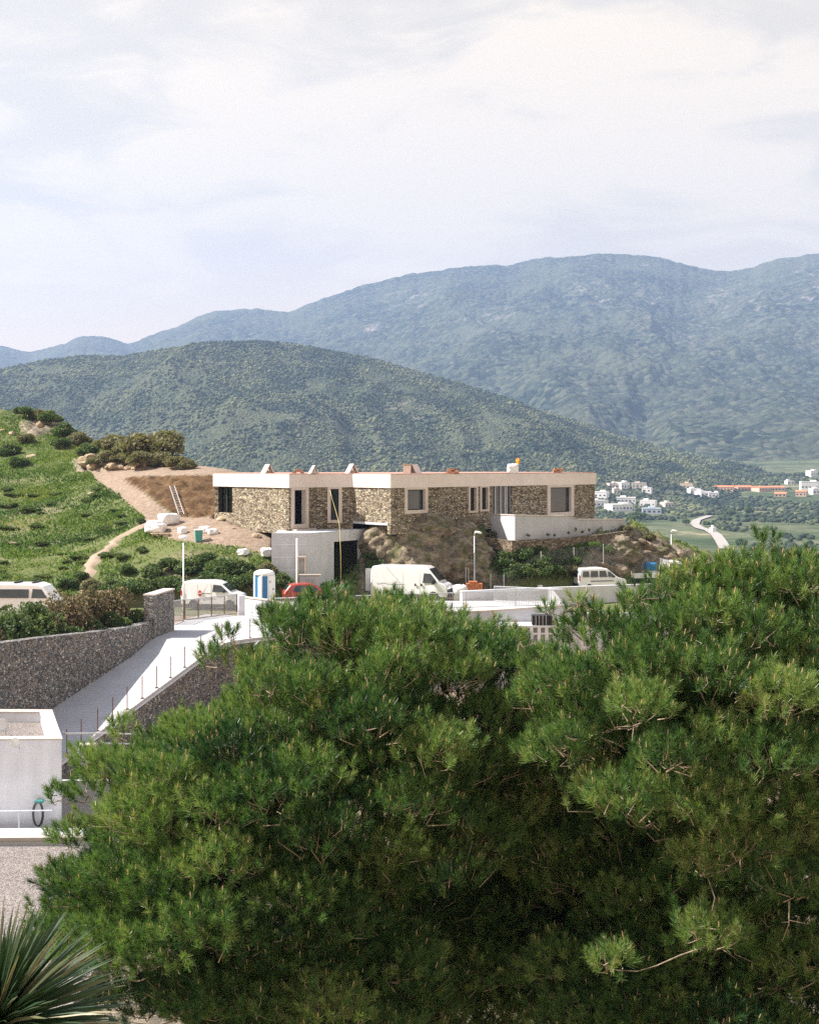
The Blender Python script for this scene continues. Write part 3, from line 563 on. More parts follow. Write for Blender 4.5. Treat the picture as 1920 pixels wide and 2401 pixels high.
cab = empty('meter_cabinet', (P(708, 1400, 94.2).x, 94.2, EYE - 10.15), 'tall white framed cabinet recess with a dark front beside the garage wall', 'cabinet')
x = cab.location.x; zb = EYE - 8.75; zt_ = zat(1308, 94.2)
mb = MB(); mb.box((x - .26, 94.2, (zb + zt_) / 2), (.12, .5, zt_ - zb)); mb.box((x + .26, 94.2, (zb + zt_) / 2), (.12, .5, zt_ - zb)); mb.box((x, 94.2, zt_ + .06), (.64, .5, .12)); mb.build('frame', M['frame'], cab, True)
mb = MB(); mb.box((x, 94.3, (zb + zt_) / 2), (.40, .2, zt_ - zb)); mb.build('door', M['grey'], cab, True)
mb = MB(); mb.box((x, 94.2, (EYE - 10.15 + zb) / 2), (.8, .6, zb - EYE + 10.15)); mb.build('plinth', M['concrete'], cab, True)
mb = MB(); c = P(727, 1385, 93.4); mb.box((c.x, 93.4, (zat(1350, 93.4) + EYE - 10.15) / 2), (1.45, .35, zat(1350, 93.4) - EYE + 10.15)); gw = empty('garden_wall', (c.x, 93.4, EYE - 10.15), 'short pale rendered wall with a grille behind the red car', 'wall')
mb.build('wall', M['rail_wall'], gw, True); mb = MB(); mb.box((c.x, 93.4, zat(1349, 93.4) + .03), (1.6, .45, .08)); mb.build('coping', M['cap'], gw, True)
mb = MB()
for k in range(5): mb.box((c.x - .3 + k * .15, 93.2, zat(1362, 93.4) - .2), (.04, .04, .75))
mb.build('grille', M['grey'], gw, True)
# terrace wall on the right and the dry-stone wall under it
def run_wall(name, mat, pts, th, label, cat, cap=None, capname='coping', side=1):
    """pts: (x, y, zbottom, ztop); wall follows them, thickness to the back"""
    c = [(p[0], p[1]) for p in pts]; n = len(c); off = []
    for i in range(n):
        a = c[max(i - 1, 0)]; b = c[min(i + 1, n - 1)]; nn_ = outn(a, b); off.append((c[i][0] - nn_[0] * th * side, c[i][1] - nn_[1] * th * side))
    def ribbon(zb_, zt_, o):
        mb = MB()
        for i in range(n - 1):
            f0, f1, b1, b0 = c[i], c[i + 1], off[i + 1], off[i]
            if o:
                m0 = outn(c[i], c[i + 1]); f0 = (f0[0] + m0[0] * o * side, f0[1] + m0[1] * o * side); f1 = (f1[0] + m0[0] * o * side, f1[1] + m0[1] * o * side); b0 = (b0[0] - m0[0] * o * side, b0[1] - m0[1] * o * side); b1 = (b1[0] - m0[0] * o * side, b1[1] - m0[1] * o * side)
            q = [f0, f1, b1, b0]; za = [zb_[i], zb_[i + 1], zb_[i + 1], zb_[i]]; zc_ = [zt_[i], zt_[i + 1], zt_[i + 1], zt_[i]]; mb.prism(q, za, zc_)
        return mb
    zb_ = [p[2] for p in pts]; zt_ = [p[3] for p in pts]
    if cap is None: return tag(ribbon(zb_, zt_, 0).build(name, mat), label, cat)
    r = empty(name, (sum(p[0] for p in c) / n, sum(p[1] for p in c) / n, min(zb_)), label, cat)
    ribbon(zb_, zt_, 0).build('wall', mat, r, True); ribbon(zt_, [z + 0.08 for z in zt_], 0.05).build(capname, cap, r, True); return r
def pt(u, v1, v0, Y): q = P(u, v1, Y); return (q.x, Y, zat(v0, Y), q.z)
run_wall('terrace_wall', M['rail_wall'], [pt(1152, 1207, 1275, 104), pt(1207, 1209, 1285, 100.5), pt(1300, 1211, 1280, 104.2), pt(1332, 1210, 1275, 105.7), pt(1352, 1219, 1275, 106.6), pt(1466, 1219, 1270, 112)], 0.25, 'white rendered terrace wall running along the foot of the house at its right end', 'wall', M['cap'])
mb = MB(); mb.prism([(P(1210, 0, 101).x, 101), (P(1352, 0, 107).x, 107), (P(1464, 0, 112).x, 112), (P(1464, 0, 112).x, 118), (P(1394, 0, 116).x, 116), (8.5, 108)], EYE - 6.0, EYE - 5.45); tag(mb.build('terrace', M['concrete']), kind='structure')
run_wall('dry_stone_wall', M['dry'], [pt(1105, 1256, 1276, 102.6), pt(1200, 1268, 1296, 99.8), pt(1320, 1262, 1292, 103.2), pt(1420, 1252, 1278, 107.5), pt(1485, 1243, 1266, 111)], 0.5, 'low brown dry stone wall below the white terrace wall', 'wall')

# things on the roof
def stand(name, u, v, Y, label, cat, group=None, rz=0.0, z=None): q = P(u, v, Y); return empty(name, (q.x, Y, q.z if z is None else z), label, cat, group, rz)
zr = ZT + 0.07
cp = empty('roof_vent', (0, 0, 0), '', 'roof vent'); w_, h_ = 0.44, 0.72
mb = MB()
for s_ in (-1, 1): mb.add([(s_ * w_, -.45, 0), (s_ * (w_ - .12), -.45, 0), (-.06 * s_ * -1, -.45, h_), (s_ * .0, -.45, h_ + .08), (s_ * w_, .45, 0), (s_ * (w_ - .12), .45, 0), (.06 * s_, .45, h_), (0, .45, h_ + .08)], [(0, 1, 2, 3), (7, 6, 5, 4), (0, 3, 7, 4), (1, 5, 6, 2), (0, 4, 5, 1), (2, 6, 7, 3)])
mb.build('slab', M['fascia'], cp); mb = MB(); mb.box((0, 0.1, .12), (.5, .6, .24)); mb.build('opening', M['cap'], cp)
vents = [(628, 101.5, .5, 'pale A-shaped roof vent nearest the left end of the house roof'), (736, 100.5, .35, 'smallest pale A-shaped roof vent, above the entrance door of the house'), (825, 104, .4, 'pale A-shaped roof vent above the slim window beside the entrance'), (972, 103, -.5, 'pale A-shaped roof vent leaning beside the brick chimney')]
for i, (u, Y, rz, lab) in enumerate(vents):
    o = cp if i == 0 else copy_tree(cp); o.location = ((u - CU) / FP * Y, Y, zr); o.rotation_euler = (0, 0, rz); o['label'] = lab; o['group'] = 'A-shaped vents on the house roof'
    k = (1.0, .85, 1.05, 1.0)[i]; o.scale = (k, k, k * .9)
ch = stand('chimney', 954, 0, 102.5, 'square pale chimney with an open cap on the house roof, beside a roof vent', 'chimney', z=zr)
mb = MB(); mb.box((0, 0, .3), (.62, .62, .6)); mb.build('stack', M['fascia'], ch); mb = MB(); mb.box((0, 0, .70), (.7, .7, .08)); [mb.box((a * .27, b * .27, .63), (.1, .1, .06)) for a in (-1, 1) for b in (-1, 1)]; mb.build('cap', M['wood'], ch)
def brickpile(name, u, Y, z, n, label, cat, sc=1.0):
    o = stand(name, u, 0, Y, label, cat, z=z); r = random.Random(int(u)); mb = MB()
    for k in range(n):
        L = int(k / (n / 3)); mb.box((r.uniform(-.55, .55) * sc * (1 - L * .25), r.uniform(-.2, .2) * sc, .06 * sc + L * .13 * sc), (.32 * sc, .2 * sc, .12 * sc), r.uniform(-.5, .5))
    mb.build('bricks', M['roof_brick'], o); return o
brickpile('brick_pile', 1060, 103, zr, 26, 'small pile of orange bricks on the roof near its middle', 'bricks'); brickpile('tile_pile', 1309, 113, zr, 14, 'flat heap of red tiles on the roof near its right end', 'tiles'); brickpile('rubble_pile', 700, 101, zr, 10, 'scatter of broken pale tiles between two roof vents', 'rubble', .8)
def sack(name, c, s, label, cat='sack', group=None, mat='white_rough', seed=1, rz=0, build=True):
    r = random.Random(seed); bm = bmesh.new(); bmesh.ops.create_cube(bm, size=1); bmesh.ops.subdivide_edges(bm, edges=bm.edges[:], cuts=3, use_grid_fill=True)
    for q in bm.verts:
        v_ = Vector(q.co); l = max(abs(v_.x), abs(v_.y), abs(v_.z)); sph = v_.normalized() * .5; v_ = v_.lerp(sph, .55); k = 1 + .16 * r.uniform(-1, 1)
        q.co = Vector((v_.x * s[0] * 1.15 * k, v_.y * s[1] * 1.15 * k, (v_.z + .42) * s[2] * 1.15 * (1 + .08 * r.uniform(-1, 1)))); q.co.z = max(q.co.z, 0)
    bmesh.ops.subdivide_edges(bm, edges=bm.edges[:], cuts=1, smooth=0.6, use_grid_fill=True)
    mb = MB().addbm(bm); o = mb.build(name, M[mat], smooth=True); o.location = c; o.rotation_euler = (0, 0, rz)
    return tag(o, label, cat, group)
sack('builders_bag', ((1202 - CU) / FP * 106, 106, zr), (.78, .78, .72), 'bulging white builders bag standing on the house roof', 'bag', seed=3)
fl = stand('roof_banner', 1214, 0, 106.3, 'orange-yellow cloth tied to a thin stick above the white bag on the roof', 'banner', z=zr)
MB().tube([(0, 0, 0), (0.02, 0, 1.25)], .02, 5).build('stick', M['wood'], fl); mb = MB()
gr = [(i, j) for j in range(4) for i in range(4)]; r = random.Random(2); vs = [(-.17 + i * .11, r.uniform(-.1, .1), .72 + j * .17 + r.uniform(-.03, .03)) for i, j in gr]
mb.add(vs + [(a, b + .015, c) for a, b, c in vs], [(j * 4 + i, j * 4 + i + 1, j * 4 + i + 5, j * 4 + i + 4) for j in range(3) for i in range(3)] + [(16 + j * 4 + i, 16 + j * 4 + i + 4, 16 + j * 4 + i + 5, 16 + j * 4 + i + 1) for j in range(3) for i in range(3)]); mb.build('cloth', M['yellow'], fl)
tag(MB().tube([P(774, 1150, 97.2), P(779, 1170, 97.1), P(788, 1200, 96.9), P(796, 1230, 95.0), P(799, 1300, 94.2), P(800, 1395, 94.0)], .022, 6).build('hose', M['rope'], smooth=True), 'yellow pipe hanging from the slim window down past the garage opening', 'pipe')

# ------------------------------------------------------------------ ramp, its walls, gate
mb = MB(); ss = np.arange(-16, 26.01, 1.0)
for i in range(len(ss) - 1):
    a, b = ss[i], ss[i + 1]; e = lambda s: 0.0 if s < 14 else -3.4 * min((s - 14) / 7.0, 1.0)
    q = [ramp_pt(a, e(a)), ramp_pt(b, e(b)), ramp_pt(b, RW + float(wid(b))), ramp_pt(a, RW + float(wid(a)))]; mb.prism([(p.x, p.y) for p in q], [p.z - 0.35 for p in q], [p.z for p in q])
tag(mb.build('ramp', M['paving']), kind='structure')
ks = [(s, -0.02 - (0.0 if s < 14 else 3.4 * min((s - 14) / 7.0, 1.0))) for s in np.arange(-12, 24, 1.0)]
def rw(s, q, zb, zt): p = ramp_pt(s, q); return (p.x, p.y, zb, p.z + zt)
run_wall('ramp_side_wall', M['rubble'], [rw(s, q, EYE - 14.4, -0.22) for s, q in ks], 1.0, 'dark stone wall carrying the open right side of the ramp', 'wall', M['white_wall'], 'kerb', side=1)
wt = lambda s: EYE - 8.75 - 0.016 * (s - 0)
wl = [(-16, -8.2), (-8, -8.2), (0, -8.3), (4, -8.5), (8, -8.75), (12, -8.95), (14.6, -9.0)]
run_wall('retaining_wall', M['rubble'], [(ramp_pt(s, RW + .05 + float(wid(s))).x, ramp_pt(s, RW + .05 + float(wid(s))).y, EYE - 14.3, EYE + z) for s, z in wl], 0.6, 'long grey rubble stone retaining wall along the left side of the ramp', 'wall', side=-1)
run_wall('stone_pier_wall', M['rubble'], [(ramp_pt(s, RW + .03 + float(wid(s)) * .75 ).x, ramp_pt(s, RW + .03 + float(wid(s)) * .75).y, EYE - 11.5, EYE - 7.5 + (s - 15) * .01) for s in (14.6, 16.2, 17.9)], 0.62, 'tall squared stone wall end with a pale capstone between hedge and gate', 'wall', M['cap'], 'capstone', side=-1)
# gate
def glazed(root, u0, u1, vt0, vt1, vb0, vb1, Y0, Y1, bays, mp):
    a0, a1, b0, b1 = P(u0, vt0, Y0), P(u1, vt1, Y1), P(u0, vb0, Y0), P(u1, vb1, Y1); mb = MB(); mb.add([a0, a1, b1, b0], [(0, 1, 2, 3)]); d = Vector((0, .03, 0))
    mb.add([a0 + d, a1 + d, b1 + d, b0 + d], [(3, 2, 1, 0)]); mb.build('mesh_panel', mp, root, True)
    for k in range(bays + 1):
        t = k / bays; p = a0.lerp(a1, t); q = b0.lerp(b1, t); mb = MB(); mb.box(((p.x + q.x) / 2, (p.y + q.y) / 2, (p.z + q.z) / 2), (.06, .06, (p - q).length)); mb.build('upright', M['rust'], root, True)
    mb = MB(); mb.tube([a0, a1], .035, 6); mb.build('top_rail', M['metal'], root, True); mb = MB(); mb.tube([b0, b1], .05, 6); mb.build('bottom_rail', M['cap'], root, True)
def mesh_mat():
    m = Mat('wire_mesh', 0.5, 0.4); N, L = m.N, m.L; t = N.new('ShaderNodeBsdfTransparent'); mx = N.new('ShaderNodeMixShader'); mx.inputs[0].default_value = 0.30; m.col((0.42, 0.41, 0.40))
    L.new(t.outputs[0], mx.inputs[1]); L.new(m.b.outputs[0], mx.inputs[2]); L.new(mx.outputs[0], N['Material Output'].inputs[0]); return m.m
M['mesh'] = mesh_mat()
gt = empty('gate', (P(490, 0, 83.4).x, 83.4, EYE - 9.9), 'wide sliding gate of pale mesh with rusty uprights at the top of the ramp', 'gate'); glazed(gt, 434, 556, 1407, 1393, 1453, 1437, 81.5, 85.4, 4, M['mesh'])
gf = empty('fence_panel', (P(385, 0, 80).x, 80, EYE - 9.9), 'short mesh fence panel between the stone wall end and the gate', 'fence'); glazed(gf, 402, 431, 1410, 1406, 1456, 1454, 79.2, 81.2, 1, M['mesh'])
mb = MB(); c = P(566, 1455, 84.6); mb.box((c.x, 84.6, (zat(1396, 84.6) + EYE - 10.2) / 2), (.42, .42, zat(1396, 84.6) - EYE + 10.2), .3); tag(mb.build('gate_pillar', M['white_wall']), 'square pale gate pillar on the right side of the gate', 'pillar')
fp_ = empty('slatted_fence', (P(600, 0, 83.5).x, 83.5, EYE - 10.15), 'white fence of horizontal slats right of the gate pillar', 'fence')
a = P(577, 0, 84.2); b = P(628, 0, 82.0)
for k in range(6):
    z = zat(1421, 83.6) - k * .235; mb = MB(); mb.prism([(a.x, a.y), (b.x, b.y), (b.x, b.y + .05), (a.x, a.y + .05)], z - .12, z); mb.build('slat', M['white'], fp_, True)
for t in (.25, .75): MB().box((lerp2(a, b, t)[0], lerp2(a, b, t)[1] + .1, (EYE - 10.15 + zat(1419, 83.6)) / 2), (.08, .08, zat(1419, 83.6) - EYE + 10.15)).build('upright', M['metal'], fp_, True)
run_wall('parapet_wall', M['white_wall'], [pt(568, 1401, 1460, 86.2), pt(625, 1408, 1465, 84.0), pt(700, 1427, 1470, 81.2)], 0.2, 'low white parapet wall dropping towards the pine behind the slatted fence', 'wall', M['cap'])
# ramp posts
pp = empty('railing_post', (0, 0, 0), '', 'post'); MB().tube([(0, 0, 0), (0, 0, 1.12)], .028, 6).build('rod', M['rust'], pp); mb = MB(); mb.box((0, 0, .02), (.14, .14, .04)); mb.build('base_plate', M['rust'], pp)
us = [162, 193, 227, 259, 290, 320, 350, 380, 409, 445, 480, 516, 550, 567, 585]; e0 = ramp_pt(0, .12); heads = []; first = True
pos = [(ramp_pt(s, .14), ) for s in (0, 1.15, 2.5, 3.8, 5.1, 6.5, 7.9, 9.3, 10.8, 12.6)] + [(ramp_pt(s, q), ) for s, q in ((14.6, -.1), (16.4, -.95), (18.0, -1.7), (19.2, -2.2), (21.2, -3.2))]
for i, (p,) in enumerate(pos):
    o = pp if i == 0 else copy_tree(pp); o.location = p + Vector((0, 0, .0)); heads.append(p + Vector((0, 0, 1.0)))
    o['label'] = 'thin rusty railing post along the right edge of the ramp' if 0 < i < len(pos) - 1 else ('thin rusty railing post at the bottom end of the ramp row' if i == 0 else 'thin rusty railing post at the top end of the ramp row')
    o['group'] = 'railing posts along the ramp'
mb = MB(); 
for hh in (0, -.3, -.6): mb.tube([h + Vector((0, 0, hh)) for h in heads[7:]], .012, 4)
tag(mb.build('railing_wires', M['metal']), 'thin wires strung between the upper ramp railing posts', 'wire')
# deck with railing, white walls on the right
zd = -9.25; dk = MB(); dk.prism([(-9.0, 80.3), (9.75, 80.3), (9.75, 88), (-9.0, 88)], EYE - 10.4, EYE + zd - .1); tag(dk.build('deck', M['paving']), kind='structure')
run_wall('deck_wall', M['rail_wall'], [(-9.3, 80.2, EYE - 14.3, EYE - 9.45), (0, 80.2, EYE - 14.3, EYE - 9.35), (4.8, 80.0, EYE - 14.3, zat(1434, 80)), (9.75, 80.0, EYE - 14.3, zat(1421, 80))], 0.2, 'pale concrete wall under the railing on the edge of the deck', 'wall', M['cap'])
def bars(name, a, b, za, zb, h, label, sp=.11):
    r = empty(name, ((a[0] + b[0]) / 2, (a[1] + b[1]) / 2, min(za, zb)), label, 'railing'); L = math.hypot(b[0] - a[0], b[1] - a[1]); n = int(L / sp); mb = MB()
    for k in range(n + 1):
        t = k / n; x, y = lerp2(a, b, t); z = za + (zb - za) * t; mb.box((x, y, z + h / 2 + .04), (.022, .022, h - .08))
    mb.build('bars', M['metal'], r, True)['kind'] = 'stuff'
    mb = MB(); mb.tube([(a[0], a[1], za + h), (b[0], b[1], zb + h)], .03, 6); mb.tube([(a[0], a[1], za + .06), (b[0], b[1], zb + .06)], .022, 6); mb.build('rails', M['metal'], r, True)
    for t in np.linspace(0, 1, max(2, int(L / 3) + 1)):
        x, y = lerp2(a, b, t); mb = MB(); mb.box((x, y, za + (zb - za) * t + h / 2), (.06, .06, h)); mb.build('post', M['metal'], r, True)
bars('deck_railing', (-8.8, 80.1), (9.7, 79.9), EYE - 9.36, zat(1419, 80), 1.0, 'grey vertical bar railing along the front edge of the deck')
bars('side_railing', (9.7, 79.95), (5.8, 87.8), zat(1420, 80), EYE - 9.35, 1.02, 'grey vertical bar railing running back along the right side of the deck')
run_wall('boundary_wall', M['white_wall'], [(3.6, 88, EYE - 10.2, zat(1386, 88)), (7.0, 89.5, EYE - 10.2, zat(1381, 89.5)), (17.2, 96.0, EYE - 10.3, zat(1370, 96)), (24, 100.5, EYE - 10.3, zat(1364, 100.5))], 0.3, 'long smooth white wall in front of the parked people carrier', 'wall')
run_wall('right_retaining_wall', M['white_wall'], [(9.8, 80.3, EYE - 14.3, EYE - 9.3), (38, 80.3, EYE - 14.3, EYE - 9.3)], 0.3, 'white retaining wall behind the right-hand pine', 'wall')
run_wall('end_wall', M['rail_wall'], [(9.6, 80.3, EYE - 10.4, EYE - 8.6), (9.9, 89.6, EYE - 10.4, EYE - 8.6)], 0.2, 'grey-white side wall closing the right end of the deck', 'wall')
# ledge, block wall with openings, black roll stack
bw = empty('breeze_block_wall', (7.4, 78.6, EYE - 14.2), 'white wall pierced by square block openings below the deck', 'wall')
x0, x1 = (1175 - CU) / FP * 78, (1335 - CU) / FP * 78; ztl = zat(1467, 78); mb = MB(); mb.box(((x0 + x1) / 2, 79.0, ztl - .06), (x1 - x0, 1.9, .12)); mb.build('ledge', M['white_wall'], bw, True)
mb = MB(); n = 9; w = (x1 - x0) / n
for k in range(n + 1): mb.box((x0 + k * w, 78.15, ztl - .12 - .45), (w * .42, .2, .9))
for k in range(n): mb.box((x0 + (k + .5) * w, 78.15, ztl - .5), (w * .58, .16, .09))
mb.box(((x0 + x1) / 2, 78.15, (ztl - 1.02 + EYE - 14.2) / 2), (x1 - x0, .22, ztl - 1.02 - EYE + 14.2)); mb.build('pierced_wall', M['white_wall'], bw, True)
st = empty('formwork_stack', ((1270 - CU) / FP * 78.4, 78.5, ztl), 'dark stack of ribbed black panels on the ledge below the railing', 'stack')
mb = MB(); [mb.box((-.52 + k * .21, 0, .30), (.17, .8, .60)) for k in range(6)]; mb.build('panels', M['black'], st); mb = MB(); [mb.box((-.40 + k * .21, -.42, .30), (.03, .03, .62)) for k in range(4)]; mb.build('straps', M['grey'], st)
sack('rusty_plank', ((1302 - CU) / FP * 78.4, 78.6, ztl + .0), (.28, .22, .26), 'small orange bag beside the black panel stack on the ledge', 'bag', None, 'orange', 9)
# ------------------------------------------------------------------ vehicles (local: +x forward, +y left side, z up)
def vbody(prof, wfun, r=0.09):
    """side outline (x, z) extruded across the car with rounded shoulders"""
    n = len(prof); cx = sum(p[0] for p in prof) / n; cz = sum(p[1] for p in prof) / n; rings = []
    def ins(p, k): d = Vector((cx - p[0], cz - p[1])); l = d.length; return (p[0] + d.x / l * k, p[1] + d.y / l * k)
    for side, k, dw in ((-1, r * 1.3, 0), (-1, r * .4, -r * .45), (-1, 0, -r), (1, 0, -r), (1, r * .4, -r * .45), (1, r * 1.3, 0)):
        rings.append([(*(ins(p, k)[:1]), side * (wfun(p[0], p[1]) + dw), ins(p, k)[1]) for p in prof])
    vs = [q for r_ in rings for q in r_]; fs = [(i * n + k, i * n + (k + 1) % n, (i + 1) * n + (k + 1) % n, (i + 1) * n + k) for i in range(5) for k in range(n)]
    bm = bmesh.new(); vv = [bm.verts.new(p) for p in vs]
    for f in fs: bm.faces.new([vv[i] for i in f])
    caps = [bm.faces.new([vv[i] for i in range(n)]), bm.faces.new([vv[i] for i in range(5 * n, 6 * n)])]; bmesh.ops.triangulate(bm, faces=caps); return MB().addbm(bm)
def arch(cx, r, z0, n=8): return [(cx + r * math.cos(math.pi * k / n), z0 + r * math.sin(math.pi * k / n)) for k in range(n + 1)]
def pane(root, pts, wfun, side, mat, name, off=.012, th=.02):
    a = [(x, side * (wfun(x, z) + off), z) for x, z in pts]; b = [(x, side * (wfun(x, z) + off - th), z) for x, z in pts]; n = len(a)
    return MB().add(a + b, [tuple(range(n)), tuple(range(2 * n - 1, n - 1, -1))] + [(i, n + i, n + (i + 1) % n, (i + 1) % n) for i in range(n)]).build(name, mat, root)
def wheel(root, x, y, r, rimmat='grey'):
    s = 1 if y > 0 else -1; w = empty('wheel', (x, y, r), None, None); w.parent = root
    MB().lathe([(r * .62, -.1), (r * .95, -.1), (r, -.06), (r, .06), (r * .95, .1), (r * .62, .1)], n=20, axis='Y').build('tyre', M['black'], w, smooth=False)
    MB().lathe([(r * .6, .0), (r * .6, s * .085), (r * .3, s * .06), (r * .12, s * .10), (.01, s * .10)] if s > 0 else [(r * .6, 0), (r * .6, -.085), (r * .3, -.06), (r * .12, -.10), (.01, -.10)], n=14, axis='Y').build('rim', M[rimmat], w)
def flatq(root, pts, mat, name, th=.02):
    a = [Vector(p) for p in pts]; n = (a[1] - a[0]).cross(a[2] - a[0]).normalized() * th; k = len(a)
    return MB().add(a + [p + n for p in a], [tuple(range(k)), tuple(range(2 * k - 1, k - 1, -1))] + [(i, (i + 1) % k, k + (i + 1) % k, k + i) for i in range(k)]).build(name, mat, root)
def place(root, u, Y, z, rz): root.location = ((u - CU) / FP * Y, Y, z); root.rotation_euler = (0, 0, rz)
ZP = EYE - 10.15
dkpt = simple('dark_trim', (0.04, 0.042, 0.045), 0.6)
def van_common(root, prof, wf, paint, wx, wr, arches=True):
    vbody(prof, wf).build('body', paint, root, smooth=False, bevel=0.0)
    for x in wx:
        for s in (-1, 1): wheel(root, x, s * (wf(x, .4) - .12), wr)
# big panel van
v = empty('panel_van', (0, 0, 0), 'big white high-roof panel van parked before the rock mound, its front to the right', 'van')
wf = lambda x, z: 1.02 - .13 * sst(1.1, 2.5, z) - .12 * sst(2.2, 3.0, x)
pf = [(-3.0, .45), (-3.0, 1.0), (-2.97, 2.2), (-2.86, 2.5), (-2.6, 2.56), (0.6, 2.58), (1.25, 2.55), (1.55, 2.42), (2.35, 1.52), (2.42, 1.42), (2.85, 1.22), (3.0, 1.05), (3.03, .55), (2.95, .32)] + arch(2.05, .42, .32) + arch(-1.75, .42, .32) + [(-2.95, .32)]
van_common(v, pf, wf, M['van_white'], (2.05, -1.75), .35)
for s in (-1, 1):
    pane(v, [(1.12, 1.36), (2.22, 1.36), (2.16, 1.55), (1.72, 2.06), (1.2, 2.08)], wf, s, M['glass'], 'side_window'); pane(v, [(-1.2, .38), (1.5, .38), (1.5, .5), (-1.2, .5)], wf, s, dkpt, 'sill_trim', .03, .05)
    for x in (.98, .5): pane(v, [(x, 1.12), (x + .12, 1.12), (x + .12, 1.3), (x, 1.3)], wf, s, dkpt, 'door_handle', .03, .04)
    pane(v, [(.90, .6), (.915, .6), (.915, 2.2), (.90, 2.2)], wf, s, M['grey'], 'door_seam', .004, .01); pane(v, [(-.42, .6), (-.405, .6), (-.405, 2.2), (-.42, 2.2)], wf, s, M['grey'], 'door_seam', .004, .01)
    pane(v, [(-2.6, 1.34), (-.42, 1.34), (-.42, 1.36), (-2.6, 1.36)], wf, s, M['grey'], 'rub_rail', .012, .02)
    MB().box((1.95, s * 1.12, 1.45), (.14, .22, .34), 0, .03).build('mirror', dkpt, v)
    flatq(v, [(2.66, s * .52, 1.31), (2.66, s * .86, 1.28), (2.93, s * .80, 1.14), (2.93, s * .58, 1.17)], M['grey'], 'headlight', .03)
flatq(v, [(1.60, -.78, 2.385), (1.60, .78, 2.385), (2.37, .84, 1.535), (2.37, -.84, 1.535)], M['glass'], 'windscreen', -.02)
MB().box((3.0, 0, .62), (.14, 1.7, .58), 0, .05).build('bumper', dkpt, v); MB().box((3.08, 0, .60), (.02, .5, .12)).build('number_plate', M['white'], v)
place(v, 966, 96.5, ZP, R(-17))
mb = MB(); mb.box((-3.0 - .42, .55, 1.35), (.95, .05, 1.75), 0, .02); d_ = mb.build('rear_door', M['van_white'], v); MB().box((-3.45, .51, .92), (.12, .03, .22)).build('latch', M['black'], d_)
# small white delivery van on the left
def small_van(lab, glass_rear=False):
    v = empty('small_van', (0, 0, 0), lab, 'van'); wf = lambda x, z: .90 - .16 * sst(.95, 1.85, z) - .12 * sst(1.6, 2.2, x)
    pf = [(-2.15, .35), (-2.18, .8), (-2.12, 1.5), (-2.02, 1.78), (-1.8, 1.85), (-.2, 1.88), (.35, 1.84), (.75, 1.68), (1.38, 1.16), (1.5, 1.08), (2.05, .92), (2.18, .72), (2.2, .42), (2.1, .25)] + arch(1.42, .36, .25) + arch(-1.32, .36, .25) + [(-2.12, .25)]
    van_common(v, pf, wf, M['van_white'], (1.42, -1.32), .31)
    for s in (-1, 1):
        pane(v, [(.12, 1.12), (1.28, 1.12), (.72, 1.58), (.16, 1.62)], wf, s, M['glass'], 'side_window'); MB().box((.95, s * .98, 1.18), (.12, .18, .2), 0, .03).build('mirror', dkpt, v)
        pane(v, [(-.02, .5), (-.005, .5), (-.005, 1.62), (-.02, 1.62)], wf, s, M['grey'], 'door_seam', .004, .01); pane(v, [(-1.0, .5), (-.985, .5), (-.985, 1.62), (-1.0, 1.62)], wf, s, M['grey'], 'door_seam', .004, .01)
        pane(v, [(-2.16, .85), (-2.08, .85), (-2.08, 1.25), (-2.16, 1.25)], wf, s, M['red'], 'tail_light', .012, .04)
    flatq(v, [(.80, -.66, 1.65), (.80, .66, 1.65), (1.36, .72, 1.19), (1.36, -.72, 1.19)], M['glass'], 'windscreen', -.02)
    MB().box((2.17, 0, .5), (.12, 1.5, .3), 0, .04).build('bumper', dkpt, v); return v, wf
v, wf = small_van('small white delivery van with a round red mark on its side, behind the gate')
c = [(-.78 + .13 * math.cos(a), 1.02 + .22 * math.sin(a)) for a in np.linspace(0, 2 * math.pi, 15)[:-1]]; e = pane(v, c, wf, -1, M['red'], 'emblem', .014, .02)
pane(v, [(-.88, 1.0), (-.68, 1.0), (-.68, 1.05), (-.88, 1.05)], wf, -1, M['white'], 'emblem_bar', .022, .02); pane(v, [(-.62, .99), (.0, .99), (.0, 1.03), (-.62, 1.03)], wf, -1, dkpt, 'side_stripe', .014, .02)
place(v, 503, 90, EYE - 9.98, R(-8))
v, wf = small_van('white car roof just showing above the brown part of the hedge'); place(v, 235, 80.5, ZP - .2, R(4)); 
# van mostly hidden behind the left hedge
v = empty('minibus', (0, 0, 0), 'large white van mostly hidden behind the hedge at the left edge', 'van'); wf = lambda x, z: .98 - .13 * sst(1.1, 2.2, z) - .12 * sst(2.0, 2.6, x)
pf = [(-2.6, .4), (-2.6, 2.0), (-2.45, 2.26), (1.2, 2.28), (1.65, 2.12), (2.0, 1.7), (2.25, 1.3), (2.6, 1.12), (2.68, .6), (2.6, .3)] + arch(1.85, .38, .3) + arch(-1.6, .38, .3) + [(-2.55, .3)]
van_common(v, pf, wf, M['van_white'], (1.85, -1.6), .34)
for s in (-1, 1): pane(v, [(.9, 1.35), (1.95, 1.35), (1.55, 1.92), (.95, 1.95)], wf, s, M['glass'], 'side_window'); pane(v, [(-2.2, 1.35), (.7, 1.35), (.7, 1.92), (-2.2, 1.92)], wf, s, M['glass'], 'rear_window')
for x in (-.3, .9): MB().box((x, 0, 2.33), (.14, 1.4, .09)).build('roof_bar', dkpt, v)
place(v, 55, 85, ZP + .05, R(-3))
